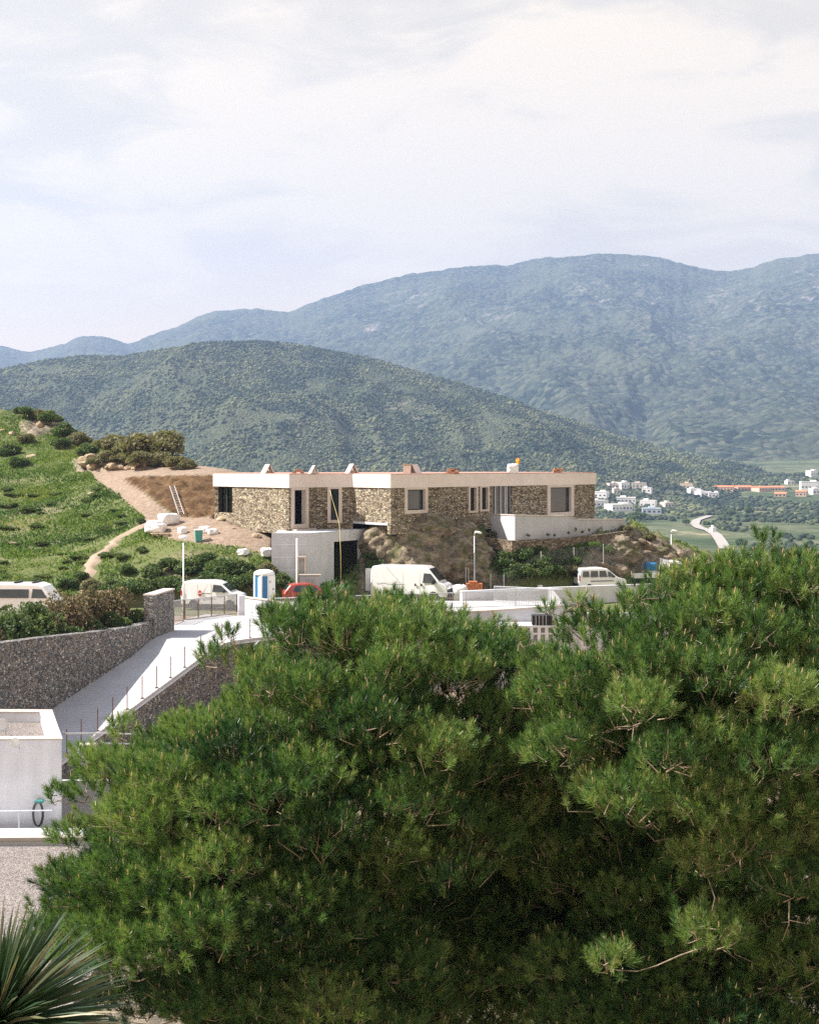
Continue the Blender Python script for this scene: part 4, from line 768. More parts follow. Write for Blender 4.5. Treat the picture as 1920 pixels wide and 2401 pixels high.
# people carrier on the right
v = empty('people_carrier', (0, 0, 0), 'white boxy people carrier with four side windows behind the long white wall', 'car'); wf = lambda x, z: .88 - .17 * sst(.95, 1.8, z) - .12 * sst(1.5, 2.1, x)
pf = [(-2.0, .35), (-2.05, .8), (-1.98, 1.3), (-1.86, 1.72), (-1.65, 1.8), (.1, 1.82), (.45, 1.76), (1.2, 1.14), (1.35, 1.06), (1.95, .9), (2.08, .7), (2.1, .4), (2.0, .25)] + arch(1.32, .35, .25) + arch(-1.22, .35, .25) + [(-1.98, .25)]
van_common(v, pf, wf, M['van_white'], (1.32, -1.22), .3)
for s in (-1, 1):
    for q in ([(-1.68, 1.14), (-1.12, 1.14), (-1.12, 1.58), (-1.60, 1.58)], [(-1.0, 1.12), (-.38, 1.12), (-.38, 1.6), (-.96, 1.6)], [(-.26, 1.12), (.4, 1.12), (.28, 1.6), (-.24, 1.6)], [(.5, 1.12), (1.1, 1.12), (.62, 1.52), (.46, 1.54)]): pane(v, q, wf, s, M['glass'], 'side_window')
    pane(v, [(-2.0, .85), (-1.9, .85), (-1.9, 1.3), (-2.0, 1.3)], wf, s, M['red'], 'tail_light', .012, .04); MB().box((.85, s * .98, 1.15), (.12, .2, .2), 0, .03).build('mirror', dkpt, v)
    pane(v, [(-1.0, .78), (.9, .78), (.9, .84), (-1.0, .84)], wf, s, dkpt, 'rub_strip', .014, .03)
flatq(v, [(-2.03, -.62, 1.12), (-2.03, .62, 1.12), (-1.91, .58, 1.6), (-1.91, -.58, 1.6)], M['glass'], 'rear_window', -.02)
flatq(v, [(.52, -.64, 1.72), (.52, .64, 1.72), (1.2, .7, 1.17), (1.2, -.7, 1.17)], M['glass'], 'windscreen', -.02); MB().box((-2.04, 0, .5), (.12, 1.5, .26), 0, .04).build('bumper', dkpt, v)
place(v, 1403, 101.6, EYE - 9.95, R(14))
# red hatchback
v = empty('hatchback', (0, 0, 0), 'small red hatchback parked in front of the concrete garage', 'car'); wf = lambda x, z: .86 - .24 * sst(.85, 1.45, z) - .12 * sst(1.3, 1.9, abs(x))
pf = [(-1.85, .4), (-1.9, .85), (-1.78, 1.05), (-1.45, 1.42), (-1.1, 1.5), (-.2, 1.52), (.25, 1.44), (.95, 1.0), (1.6, .88), (1.88, .7), (1.92, .4), (1.8, .22)] + arch(1.2, .33, .22) + arch(-1.2, .33, .22) + [(-1.78, .22)]
van_common(v, pf, wf, M['car_red'], (1.2, -1.2), .29)
for s in (-1, 1): pane(v, [(-1.3, 1.0), (-.45, .97), (-.45, 1.38), (-1.1, 1.36)], wf, s, M['glass'], 'side_window'); pane(v, [(-.36, .97), (.72, .97), (.2, 1.34), (-.36, 1.39)], wf, s, M['glass'], 'side_window'); MB().box((.5, s * .9, 1.0), (.12, .16, .14), 0, .03).build('mirror', M['car_red'], v); pane(v, [(-1.86, .75), (-1.7, .75), (-1.7, .98), (-1.8, .98)], wf, s, M['red'], 'tail_light', .014, .04)
flatq(v, [(-1.78, -.6, 1.06), (-1.78, .6, 1.06), (-1.49, .52, 1.38), (-1.49, -.52, 1.38)], M['glass'], 'rear_window', -.025); flatq(v, [(.30, -.54, 1.41), (.30, .54, 1.41), (.93, .62, 1.02), (.93, -.62, 1.02)], M['glass'], 'windscreen', -.02)
place(v, 726, 91.2, EYE - 9.92, R(12))
# flatbed truck on the right
v = empty('flatbed_truck', (0, 0, 0), 'white flatbed truck with a low side board, its cab just above the pine', 'truck')
MB().box((-1.4, 0, .78), (4.0, 1.9, .14)).build('chassis', dkpt, v); mb = MB(); mb.box((-1.4, -1.0, 1.06), (4.0, .05, .42)); mb.box((-1.4, 1.0, 1.06), (4.0, .05, .42)); mb.box((-3.38, 0, 1.06), (.05, 1.95, .42)); mb.box((-1.4, 0, .88), (3.9, 1.95, .05)); mb.build('load_bed', M['white'], v)
wf = lambda x, z: .98 - .12 * sst(1.2, 2.2, z)
pf = [(.75, .45), (.75, 2.1), (.85, 2.2), (1.6, 2.22), (1.95, 2.05), (2.45, 1.4), (2.75, 1.2), (2.85, .5), (2.7, .35)] + arch(2.05, .4, .35) + [(1.5, .35), (.8, .35)]
vbody(pf, wf).build('cab', M['van_white'], v)
for s in (-1, 1): pane(v, [(1.0, 1.35), (2.2, 1.35), (1.85, 1.95), (1.05, 1.98)], wf, s, M['glass'], 'side_window')
for x in (2.05, -2.1):
    for s in (-1, 1): wheel(v, x, s * .82, .36)
mb = MB(); [mb.box((.62, -.9 + k * .3, 1.7), (.05, .05, 1.3)) for k in range(7)]; mb.box((.62, 0, 2.3), (.06, 1.9, .06)); mb.build('ladder_rack', M['metal'], v)
place(v, 1540, 108, EYE - 10.3, R(10))
sack('tarp_bundle', ((1524 - CU) / FP * 107.6, 107.6, zat(1336, 107.6)), (.9, .7, .62), 'blue tarpaulin bundle on the flatbed truck behind its cab', 'tarpaulin', None, 'blue', 8)
# ------------------------------------------------------------------ portable toilet, lamps, site clutter
t = stand('portable_toilet', 620, 0, 88, 'white and blue portable toilet with a domed roof next to the small van', 'portable toilet', rz=R(38), z=EYE - 9.62)
MB().box((0, 0, 1.06), (1.12, 1.12, 2.08), 0, .05).build('cabin', M['white'], t)
MB().lathe([(.80, 0), (.84, .05), (.82, .14), (.70, .24), (.42, .33), (.02, .36)], (0, 0, 2.08), 24, sq=(.86, .86)).build('roof', M['white'], t, smooth=True)
MB().box((-.30, -.572, 1.15), (.40, .03, 1.75), 0, .01).build('blue_panel', M['blue'], t); d = MB().box((.24, -.575, 1.12), (.52, .03, 1.8), 0, .01).build('door', M['white'], t); MB().box((.36, -.60, 1.1), (.07, .03, .1)).build('latch', M['black'], d)
MB().box((-.572, .1, 1.15), (.03, .36, 1.75), 0, .01).build('blue_panel', M['blue'], t); MB().box((.1, -.598, 1.62), (.16, .02, .12)).build('sticker', M['grey'], t)
mb = MB(); c = t.location; mb.box((c.x, 88, (c.z + EYE - 10.2) / 2 - .02), (1.9, 1.9, c.z - .02 - EYE + 10.2 - .0)); tag(mb.build('toilet_plinth', M['concrete']), 'low concrete block under the portable toilet', 'plinth')
def lamp(u, Y, vtop, zb, lab, grp, flip=1, dome=False):
    o = empty('street_lamp', ((u - CU) / FP * Y, Y, zb), lab, 'street lamp', grp); h = zat(vtop, Y) - zb
    MB().lathe([(.09, 0), (.09, .5), (.055, .55), (.035, h - .35)], n=10).build('pole', M['metal'], o, smooth=True); MB().lathe([(.13, 0), (.13, .06), (.1, .08)], n=10).build('base', M['metal'], o)
    if dome: MB().lathe([(.04, -.42), (.05, -.30), (.30, -.22), (.33, -.14), (.26, -.03), (.05, .02)], (0, 0, h), 16).build('lamp_head', M['white'], o, smooth=True)
    else:
        MB().tube([(0, 0, h - .36), (0.02 * flip, 0, h - .15), (.12 * flip, 0, h - .06), (.2 * flip, 0, h - .05)], .035, 8).build('arm', M['metal'], o, smooth=True)
        bm = bmesh.new(); bmesh.ops.create_uvsphere(bm, u_segments=14, v_segments=8, radius=1); MB().addbm(bm, Matrix.Translation((.30 * flip, 0, h - .08)) @ Matrix.Rotation(.22 * flip, 4, 'Y') @ Matrix.Diagonal((.30, .15, .10, 1))).build('lamp_head', M['white'], o, smooth=True)
    return o
LG = 'street lamps along the parking area'
lamp(431, 86.5, 1255, EYE - 10.15, 'street lamp with a round white dome head behind the gate', LG, dome=True)
lamp(1112, 97.9, 1246, EYE - 10.15, 'street lamp rising behind the orange brick pallet', LG); lamp(1573, 113, 1243, EYE - 10.6, 'tall street lamp beside the cab of the flatbed truck', LG); lamp(1593, 132, 1284, Hs((1593 - CU) / FP * 132, 132), 'short distant lamp right of the tall lamp by the truck', LG)
for i, (u, Y, vt, vb, lab) in enumerate(((1092, 98, 1330, 1372, 'left one of two close thin metal poles beside the brick pallet'), (1098, 98.3, 1331, 1372, 'right one of two close thin metal poles beside the brick pallet'))):
    tag(MB().tube([P(u, vt, Y), (P(u, 0, Y).x, Y, ZP)], .035, 6).build('metal_pole', M['metal']), lab, 'pole', 'thin poles beside the brick pallet')
cf = empty('chain_link_fence', (10, 103, ZP), 'thin chain link fence on slim posts along the foot of the rocky slope', 'fence')
fpts = [(1150, 98.1), (1181, 97.9), (1268, 99.9), (1345, 102.3), (1414, 104.4), (1490, 108), (1570, 110.5)]; tops = []
for u, Y in fpts:
    x = (u - CU) / FP * Y; zb = Hs(x, Y); tops.append(Vector((x, Y, zb + 1.75))); MB().tube([(x, Y, zb - .1), (x, Y, zb + 1.8)], .035, 6).build('post', M['metal'], cf, True)
mb = MB(); [mb.add([a, b, b - Vector((0, 0, 1.7)), a - Vector((0, 0, 1.7))], [(0, 1, 2, 3)]) for a, b in zip(tops[:-1], tops[1:])]
def link_mat():
    m = Mat('chain_link', .5, .4); N, L = m.N, m.L; t = N.new('ShaderNodeBsdfTransparent'); mx = N.new('ShaderNodeMixShader'); mx.inputs[0].default_value = 0.10; m.col((.35, .36, .36)); L.new(t.outputs[0], mx.inputs[1]); L.new(m.b.outputs[0], mx.inputs[2]); L.new(mx.outputs[0], N['Material Output'].inputs[0]); return m.m
mb.build('wire_net', link_mat(), cf, True)
pl = empty('brick_pallet', (P(1112, 0, 97).x, 97.2, EYE - 9.95), 'stack of orange terracotta blocks on a pallet at the foot of the street lamp', 'bricks')
mb = MB(); r = random.Random(4)
for j in range(6):
    for i in range(6):
        if j == 5 and i in (0, 4, 5): continue
        mb.box((-.5 + i * .2 + r.uniform(-.012, .012), r.uniform(-.02, .02), .22 + j * .165), (.188, .62, .155))
mb.build('blocks', M['orange'], pl); mb = MB(); mb.box((0, 0, .10), (1.3, .8, .04)); [mb.box((x, 0, .03), (.1, .8, .09)) for x in (-.55, 0, .55)]; mb.build('pallet', M['wood'], pl)
sack('builders_bag', (P(1078, 0, 95.5).x, 95.5, EYE - 10.15), (1.0, .9, 1.15), 'peaked white builders bag on the ground between the big van and the bricks', 'bag', None, seed=12)
bags = [('sack_pile', 365, 1247, 1.5, 1.1, .7, 'rose-white plastic-wrapped stack, lowest and front of the heap on the dirt pad'), ('sack_pile', 397, 1228, 1.5, 1.2, .85, 'white bag at the back top of the heap on the dirt pad'), ('sack_pile', 362, 1236, .95, .9, .55, 'small white sack at the left end of the heap on the dirt pad'), ('sack_pile', 428, 1250, .8, .5, .5, 'white sack right of the heap, just behind the dome lamp head'),
        ('sack_pile', 482, 1248, .8, .6, .5, 'white sack lying just right of the teal bin'), ('sack_pile', 500, 1252, .7, .6, .42, 'white sack lying rightmost beside the teal bin'), ('sack_pile', 571, 1300, .7, .6, .45, 'small white sack on the bank above the portable toilet'), ('sack_pile', 626, 1303, 1.15, .8, .62, 'larger white sack on the bank left of the concrete garage')]
for i, (nm, u, v_, a, b, c, lab) in enumerate(bags):
    q = G(u, v_, 93, 125); sack('builders_sack', (q.x, q.y, q.z - .05), (a, b, c), lab, 'sack', 'white sacks around the building site', seed=20 + i, rz=i * .7)
q = G(378, 1254, 93, 125); tp = empty('pallet', (q.x, q.y - .3, q.z), 'flat pallet of pale boards under the front of the sack heap', 'pallet', rz=.3)
mb = MB(); [mb.box((0, -.5 + k * .2, .13), (1.5, .12, .03)) for k in range(6)]; [mb.box((x, 0, .06), (.1, 1.1, .11)) for x in (-.6, 0, .6)]; mb.build('boards', M['wood'], tp)
q = G(466, 1270, 93, 125); tb = empty('waste_bin', q, 'upright teal plastic bin on the dirt pad beside white sacks', 'bin', rz=.3); mb = MB(); mb.add([(-.24, -.24, 0), (.24, -.24, 0), (.24, .24, 0), (-.24, .24, 0), (-.3, -.3, .85), (.3, -.3, .85), (.3, .3, .85), (-.3, .3, .85)], [(3, 2, 1, 0), (4, 5, 6, 7), (0, 1, 5, 4), (1, 2, 6, 5), (2, 3, 7, 6), (3, 0, 4, 7)]); mb.build('bin_body', M['teal'], tb, bevel=.03); MB().box((0, 0, .90), (.66, .66, .08), 0, .03).build('lid', M['white'], tb)
# ladder on the excavated bank
qa, qb = G(428, 1206, 100, 130), G(405, 1146, 100, 130); qa = qa + Vector((0, -.4, 0.02)); qb = qb + Vector((0, -.25, .25))
ld = empty('ladder', qa, 'metal ladder leaning against the brown excavated bank', 'ladder'); sx = Vector((.22, 0, 0)); mb = MB(); mb.tube([qa - sx, qb - sx], .03, 5); mb.build('side_rail', M['grey'], ld, True); mb = MB(); mb.tube([qa + sx, qb + sx], .03, 5); mb.build('side_rail', M['grey'], ld, True)
for k in range(1, 12): p = qa.lerp(qb, k / 12); MB().tube([p - sx, p + sx], .02, 5).build('rung', M['grey'], ld, True)
# worker beside the garage opening
def person():
    o = empty('person', ((818 - CU) / FP * 92.5, 92.5, EYE - 10.15), 'person in a green top and khaki trousers bending forward beside the garage opening', 'person', rz=R(20))
    J = {'pel': (0, 0, .98, .15), 'sp': (-.12, -.02, 1.22, .15), 'ch': (-.28, -.02, 1.42, .17), 'nk': (-.38, -.02, 1.53, .07), 'hd': (-.44, -.02, 1.62, .10), 'ht': (-.49, -.02, 1.72, .085),
         'hl': (0, .12, .92, .11), 'kl': (-.06, .15, .50, .075), 'al': (.03, .16, .09, .05), 'tl': (-.14, .17, .04, .04), 'hr': (0, -.12, .92, .11), 'kr': (-.14, -.13, .52, .075), 'ar': (-.05, -.14, .09, .05), 'tr': (-.22, -.15, .04, .04),
         'sl': (-.28, .20, 1.44, .08), 'el': (-.42, .26, 1.20, .05), 'wl': (-.60, .20, 1.12, .035), 'fl': (-.70, .18, 1.10, .03), 'sr': (-.28, -.22, 1.44, .08), 'er': (-.40, -.28, 1.18, .05), 'wr': (-.58, -.22, 1.08, .035), 'fr': (-.68, -.20, 1.06, .03)}
    K = list(J); E = [('pel', 'sp'), ('sp', 'ch'), ('ch', 'nk'), ('nk', 'hd'), ('hd', 'ht'), ('pel', 'hl'), ('hl', 'kl'), ('kl', 'al'), ('al', 'tl'), ('pel', 'hr'), ('hr', 'kr'), ('kr', 'ar'), ('ar', 'tr'), ('ch', 'sl'), ('sl', 'el'), ('el', 'wl'), ('wl', 'fl'), ('ch', 'sr'), ('sr', 'er'), ('er', 'wr'), ('wr', 'fr')]
    def skin(name, keys, grow, mat, root_key):
        kk = [k for k in K if k in keys]; me = bpy.data.meshes.new(name); me.from_pydata([J[k][:3] for k in kk], [(kk.index(a), kk.index(b)) for a, b in E if a in kk and b in kk], [])
        b = bpy.data.objects.new(name, me); COL.objects.link(b); b.parent = o; m = b.modifiers.new('skin', 'SKIN'); s = b.modifiers.new('sub', 'SUBSURF'); s.levels = s.render_levels = 2
        for i, k in enumerate(kk): me.skin_vertices[0].data[i].radius = (J[k][3] + grow,) * 2; me.skin_vertices[0].data[i].use_root = (k == root_key)
        me.materials.append(mat); dg = bpy.context.evaluated_depsgraph_get(); m2 = bpy.data.meshes.new_from_object(b.evaluated_get(dg)); b.modifiers.clear(); b.data = m2; m2.materials.clear(); m2.materials.append(mat); return b
    skin('body', K, 0, M['skin'], 'pel'); skin('shirt', ['pel', 'sp', 'ch', 'sl', 'el', 'sr', 'er', 'nk'], .022, M['green_cloth'], 'pel'); skin('trousers', ['pel', 'hl', 'kl', 'al', 'hr', 'kr', 'ar'], .025, M['brown_cloth'], 'pel')
    bm = bmesh.new(); bmesh.ops.create_uvsphere(bm, u_segments=12, v_segments=8, radius=1); MB().addbm(bm, Matrix.Translation((-.45, -.02, 1.71)) @ Matrix.Diagonal((.115, .10, .09, 1))).build('hair', dkpt, o, smooth=True)
person()
tag(MB().box((P(800, 0, 91.8).x, 91.8, EYE - 9.3), (.10, .10, 1.75)).build('wooden_post', M['wood']), 'short pale wooden post left of the bending person', 'post')
sk = sack('tarp_heap', (P(1252, 0, 99.5).x, 99.5, EYE - 9.75), (1.3, .8, .42), 'low white sheet-covered heap at the end of the railing', 'sheet', None, seed=31)
mb = MB(); c = P(775, 1395, 91.5); mb.box((c.x, 91.5, EYE - 9.5), (.75, .6, 1.3), .2, .03); tag(mb.build('utility_box', M['grey']), 'grey squat utility box between the red car and the garage opening', 'box')
# young plants along the terrace wall
plant_uv = [(1238, 1266), (1283, 1264), (1300, 1262), (1331, 1262), (1350, 1258), (1366, 1257), (1380, 1256), (1408, 1252)]
for i, (u, v_) in enumerate(plant_uv):
    Yk = float(np.interp(u, [1200, 1300, 1352, 1466], [99.9, 103.4, 105.6, 111.3])); r = np.random.default_rng(50 + i); h = (.55, .55, .4, .6, .75, .45, .7, .65)[i]; q = P(u, v_, Yk)
    o = empty('young_plant', q, 'small dark young plant in the row along the foot of the terrace wall', 'plant', 'young plants along the terrace wall')
    MB().tube([(0, 0, -.15), (.03, 0, h * .8)], .015, 4).build('stem', M['twig'], o); Vv, Ff, Tt = leafcloud(70, .05, 0, 0, h * .62, .22, .2, h * .5, 4, 60 + i); np_mesh('foliage', Vv, Ff, M['shrub'], o, Tt)

# ------------------------------------------------------------------ white building, gravel roofs, pipes on the lower left
bx = [(-22, 44.6), (-12.22, 45.0), (-14.06, 50.3), (-24, 50.6)]; zt = EYE - 9.62; wb = empty('white_building', (-17, 47, EYE - 14.2), 'flat-roofed white building with a gravel roof and parapet at the left edge', 'building')
mb = MB(); ib = inset(bx, .42)
for i in range(4): mb.prism([bx[i], bx[(i + 1) % 4], ib[(i + 1) % 4], ib[i]], EYE - 14.3, zt - .05)
mb.build('wall', M['white_wall'], wb, True); mb = MB(); ob = inset(bx, -.03)
for i in range(4): mb.prism([ob[i], ob[(i + 1) % 4], inset(bx, .46)[(i + 1) % 4], inset(bx, .46)[i]], zt - .047, zt)
mb.build('coping', M['cap'], wb, True); MB().prism(inset(bx, .40), zt - .9, zt - .42).build('gravel_roof', M['gravel'], wb, True)
ht = empty('garden_hose', P(94, 1905, 44.9), 'dark coiled hose on a teal bracket hanging on the white building wall', 'hose')
mb = MB(); c0 = Vector((P(92, 1905, 44.9).x, 44.72, zat(1905, 44.9))); [mb.tube([c0 + Vector((.17 * math.sin(a) + k * .03, -.03 * k, .42 * math.cos(a))) for a in np.linspace(.3, 5.9, 22)], .022, 5) for k in range(3)]; mb.build('coil', dkpt, ht, True, smooth=True); mb = MB(); mb.box((c0.x + .05, 44.8, c0.z + .42), (.30, .22, .10), 0, .02); mb.build('bracket', M['teal'], ht, True)
dish = []
for u, v_, Y, rr, lab, sg in ((38, 1741, 44.2, .17, 'white satellite dish in front of the parapet corner of the white building', 1), (6, 1700, 47.3, .24, 'white satellite dish on the gravel roof at the left edge', 2)):
    o = empty('satellite_dish', P(u, v_, Y), lab, 'satellite dish', 'satellite dishes on the white building'); MB().lathe([(.01, .05), (rr * .6, .03), (rr, -.03), (rr, -.045), (rr * .6, .015), (.01, .035)], n=20, axis='Y').build('reflector', M['white'], o, smooth=True); MB().tube([(0, .05, 0), (0.02, .3, -.25), (.02, .42, -.45)], .02, 6).build('arm', M['metal'], o)
pa = empty('patio', (-17, 42.5, EYE - 14.2), 'raised patio strip with a low pale wall in front of the white building', 'patio')
MB().prism([(-24, 40.9), (-9.5, 40.9), (-9.5, 44.5), (-24, 44.3)], EYE - 14.3, EYE - 12.62).build('floor', M['concrete'], pa, True)
MB().prism([(-24, 40.4), (-8.6, 40.75), (-8.6, 40.97), (-24, 40.65)], EYE - 14.3, EYE - 11.92).build('wall', M['white_wall'], pa, True); MB().prism([(-24, 40.3), (-8.5, 40.65), (-8.5, 41.05), (-24, 40.75)], EYE - 11.918, EYE - 11.82).build('coping', M['cap'], pa, True)
rl = empty('handrail', (-14, 42.6, EYE - 12.62), 'thin grey tube handrail on the patio before the white building', 'railing'); MB().tube([(-24, 43.2, EYE - 11.85), (-12.1, 43.4, EYE - 11.72)], .025, 6).build('rail', M['metal'], rl, True)
for x in (-20.5, -16.5, -13.2): MB().tube([(x, 43.3, EYE - 12.62), (x, 43.3, EYE - 11.78)], .02, 6).build('post', M['metal'], rl, True)
gr = MB(); gr.prism([(-26, 25), (-7.5, 25), (-7.5, 40.3), (-26, 40.3)], EYE - 12.6, EYE - 12.02); tag(gr.build('gravel_yard', M['gravel']), kind='structure')
tag(MB().tube([P(147, 1716, 54), P(155, 1720, 54), P(250, 1719, 56), P(330, 1722, 57)], .04, 6).build('metal_pipe', M['metal']), 'thin pale metal pipe crossing in front of the lower ramp posts', 'pipe'); tag(MB().tube([P(238, 1738, 52), P(246, 1743, 52), P(330, 1745, 53)], .035, 6).build('metal_pipe', M['metal']), 'thin bent pale pipe beside the flat-capped pillar', 'pipe')
c = P(204, 1745, 51); gp = empty('garden_pillar', (c.x, 51, EYE - 14.2), 'short white pillar with an overhanging flat cap between the white building and the pine', 'pillar'); MB().box((c.x - .15, 51.1, (zat(1752, 51) + EYE - 14.2) / 2), (.3, .3, zat(1752, 51) - EYE + 14.2)).build('shaft', M['white_wall'], gp, True); MB().box((c.x, 51, zat(1748, 51)), (.68, .5, .12), 0, .015).build('cap', M['cap'], gp, True)
MB_ = MB().box((P(215, 0, 50).x, 50.6, (zat(1838, 50) + EYE - 14.2) / 2), (2.6, .2, zat(1838, 50) - EYE + 14.2)); tag(MB_.build('garden_wall', M['rail_wall']), 'pale garden wall seen between the white building and the pine', 'wall')
c = P(437, 1730, 52); tag(MB().lathe([(.11, EYE - 14.2), (.11, zat(1728, 52))], (c.x, 52, 0), 12).build('white_post', M['white']), 'round white post showing through the left edge of the pine', 'post')
lb = empty('low_white_house', (-5.5, 60, EYE - 14.2), 'low white house with a gravel roof mostly hidden behind the large pine', 'house'); MB().box((-5.2, 58, EYE - 13.35), (8.6, 6, 1.7)).build('wall', M['white_wall'], lb, True); MB().box((-5.2, 58, EYE - 12.44), (8.8, 6.2, .12)).build('coping', M['cap'], lb, True)
sr = empty('stair_railing', (P(600, 0, 66).x, 66, EYE - 11.5), 'grey metal stair railing showing at the upper left edge of the pine', 'railing')
for k in range(6): MB().tube([P(588 + k * 12, 1538 - k * 6, 66), P(640 + k * 7, 1532, 66.5)], .03, 5).build('bar', M['metal'], sr, True)
MB().tube([P(578, 1535, 66), P(607, 1503, 66.3)], .05, 6).build('rail', M['metal'], sr, True)

# ------------------------------------------------------------------ shrubs, rocks, grass
def shrub(name, q, rx, ry, rz, n, leaf, mat, label, cat, group, seed, stems=5):
    o = empty(name, q, label, cat, group); V_, F_, T_ = leafcloud(n, leaf, 0, 0, rz * .45, rx, ry, rz, int(9 + rx * 5), seed); np_mesh('foliage', V_, F_, mat, o, T_); r = random.Random(seed); mb = MB()
    for k in range(stems): a = r.uniform(0, 6.28); mb.tube([(0, 0, -.25), (rx * .3 * math.cos(a), ry * .3 * math.sin(a), rz * .5), (rx * .6 * math.cos(a), ry * .6 * math.sin(a), rz * 1.0)], [.05, .035, .012], 5)
    mb.build('stems', M['twig'], o); return o
# hedge in two looks on the retaining wall
hd = [(-1.0, 1.7, 1.65, 2.6, 'hedge_dry', 'green and brown bushy shrub'), (1.5, 1.7, 1.6, 2.7, 'hedge_dry', 'brown-tinged leafy shrub'), (4.3, 1.6, 1.6, 2.5, 'shrub', 'dense dark green shrub'), (6.8, 1.6, 1.5, 2.35, 'shrub', 'dark green low shrub'), (9.1, 1.7, 1.6, 2.6, 'hedge_dry', 'dry pinkish-brown shrub'), (11.6, 1.6, 1.5, 2.6, 'hedge_dry', 'dry brown twiggy shrub'), (13.9, 1.5, 1.4, 2.4, 'hedge_dry', 'dry brown shrub')]
wh = ['at the left edge on the retaining wall', 'in the left part of the hedge on the retaining wall', 'in the middle of the hedge before the hidden white van', 'low in the middle of the hedge on the retaining wall', 'in the right part of the hedge', 'right of the hedge middle near the stone wall end', 'touching the stone wall end at the hedge\'s right']
for i, (s, rx, ry, rz, m_, lab) in enumerate(hd):
    p = ramp_pt(s, RW + 2.1); shrub('hedge_shrub', Vector((p.x, p.y, EYE - 9.3)), rx, ry, rz * .72, 4200, .085, M[m_], lab + ' ' + wh[i], 'shrub', 'hedge shrubs on the retaining wall', 100 + i)
    p = ramp_pt(s + .8, RW + 1.0); V_, F_, T_ = leafcloud(1500, .08, 0, 0, .3, 1.3, .7, .8, 8, 130 + i); 
    o = empty('edge_shrub', Vector((p.x, p.y, EYE - 9.25)), 'low dark green plant along the top edge of the retaining wall', 'shrub', 'low plants on the retaining wall edge'); np_mesh('foliage', V_, F_, M['shrub'], o, T_)
# shrubs on the hill
sh = [(20, 1060, 1.6, 'shrub'), (45, 1085, 1.2, 'shrub'), (62, 1030, 1.3, 'olive'), (118, 985, 1.8, 'shrub'), (92, 972, 1.2, 'olive'), (60, 968, 1.4, 'shrub'), (150, 1015, 1.9, 'shrub'), (185, 1035, 1.7, 'olive'), (142, 1042, 1.4, 'shrub'), (205, 1060, 1.5, 'shrub'), (235, 1020, 1.9, 'olive'), (245, 1050, 1.6, 'olive'),
      (275, 1052, 2.3, 'olive'), (300, 1067, 2.2, 'olive'), (325, 1057, 3.1, 'olive'), (360, 1067, 3.5, 'olive'), (395, 1074, 3.4, 'olive'), (425, 1082, 2.7, 'olive'), (345, 1070, 1.3, 'shrub'), (430, 1082, 1.0, 'shrub'), (510, 1088, .8, 'olive'), (545, 1092, .9, 'olive'), (590, 1096, .8, 'olive'), (500, 1080, .9, 'shrub'),
      (20, 1185, 1.2, 'shrub'), (70, 1195, 1.3, 'shrub'), (15, 1145, .9, 'shrub'), (78, 1160, .8, 'shrub'), (230, 1145, .7, 'shrub'), (285, 1225, .8, 'shrub'), (250, 1235, .7, 'shrub'), (330, 1222, .6, 'shrub'), (210, 1262, .7, 'shrub'), (110, 1290, .6, 'shrub'), (250, 1300, .8, 'shrub'), (190, 1355, .8, 'shrub'), (335, 1290, .6, 'shrub'),
      (300, 1395, 1.3, 'shrub'), (335, 1400, 1.3, 'shrub'), (260, 1385, 1.2, 'shrub'), (215, 1380, 1.0, 'olive'), (160, 1375, 1.0, 'shrub'), (300, 1340, .9, 'shrub'), (360, 1350, 1.2, 'shrub'), (400, 1330, 1.1, 'shrub'), (440, 1340, 1.3, 'shrub'), (480, 1325, 1.3, 'shrub'), (520, 1345, 1.6, 'shrub'), (560, 1345, 1.4, 'shrub'), (500, 1375, 1.5, 'shrub'), (545, 1380, 1.4, 'shrub'), (590, 1370, 1.3, 'shrub'), (450, 1385, 1.2, 'shrub'), (395, 1380, 1.3, 'shrub'), (660, 1372, 1.2, 'shrub'), (625, 1340, 1.0, 'olive'), (680, 1350, 1.0, 'olive'), (655, 1330, .8, 'olive'),
      (895, 1300, 1.0, 'shrub'), (880, 1275, .8, 'shrub'), (1190, 1300, 1.3, 'shrub'), (1220, 1315, 1.5, 'shrub'), (1260, 1330, 1.4, 'shrub'), (1290, 1300, .9, 'shrub'), (1320, 1325, 1.0, 'shrub'), (1215, 1345, 1.3, 'shrub'), (1175, 1275, 1.0, 'shrub'), (1350, 1290, .9, 'grass'), (1385, 1282, .9, 'grass'), (1420, 1290, .8, 'grass'), (1155, 1262, .8, 'olive'), (1330, 1340, 1.0, 'olive'), (1470, 1245, .8, 'olive'), (1520, 1262, .9, 'olive'), (1560, 1285, .8, 'olive'), (1000, 1240, .6, 'olive'), (960, 1265, .7, 'olive'), (1050, 1262, .7, 'olive'), (1120, 1310, .8, 'olive')]
sh += [(250, 1078, 1.5, 'olive'), (300, 1082, 1.6, 'olive'), (340, 1084, 1.7, 'olive'), (380, 1086, 1.7, 'olive'), (418, 1090, 1.5, 'olive'), (215, 1085, 1.1, 'olive'), (440, 1092, 1.1, 'olive')]
r_h = random.Random(5)
sh += [(u_, v_, s_, 'shrub') for u_, v_, s_ in ((1160, 1300, 1.3), (1180, 1325, 1.4), (1205, 1290, 1.2), (1240, 1300, 1.4), (1240, 1350, 1.3), (1280, 1345, 1.4), (1300, 1345, 1.2), (1270, 1310, 1.3), (1310, 1310, 1.1), (1340, 1325, 1.2), (1150, 1340, 1.2), (1195, 1352, 1.2), (1330, 1295, 1.0), (1255, 1290, 1.0), (885, 1330, 1.0), (868, 1310, .9))]
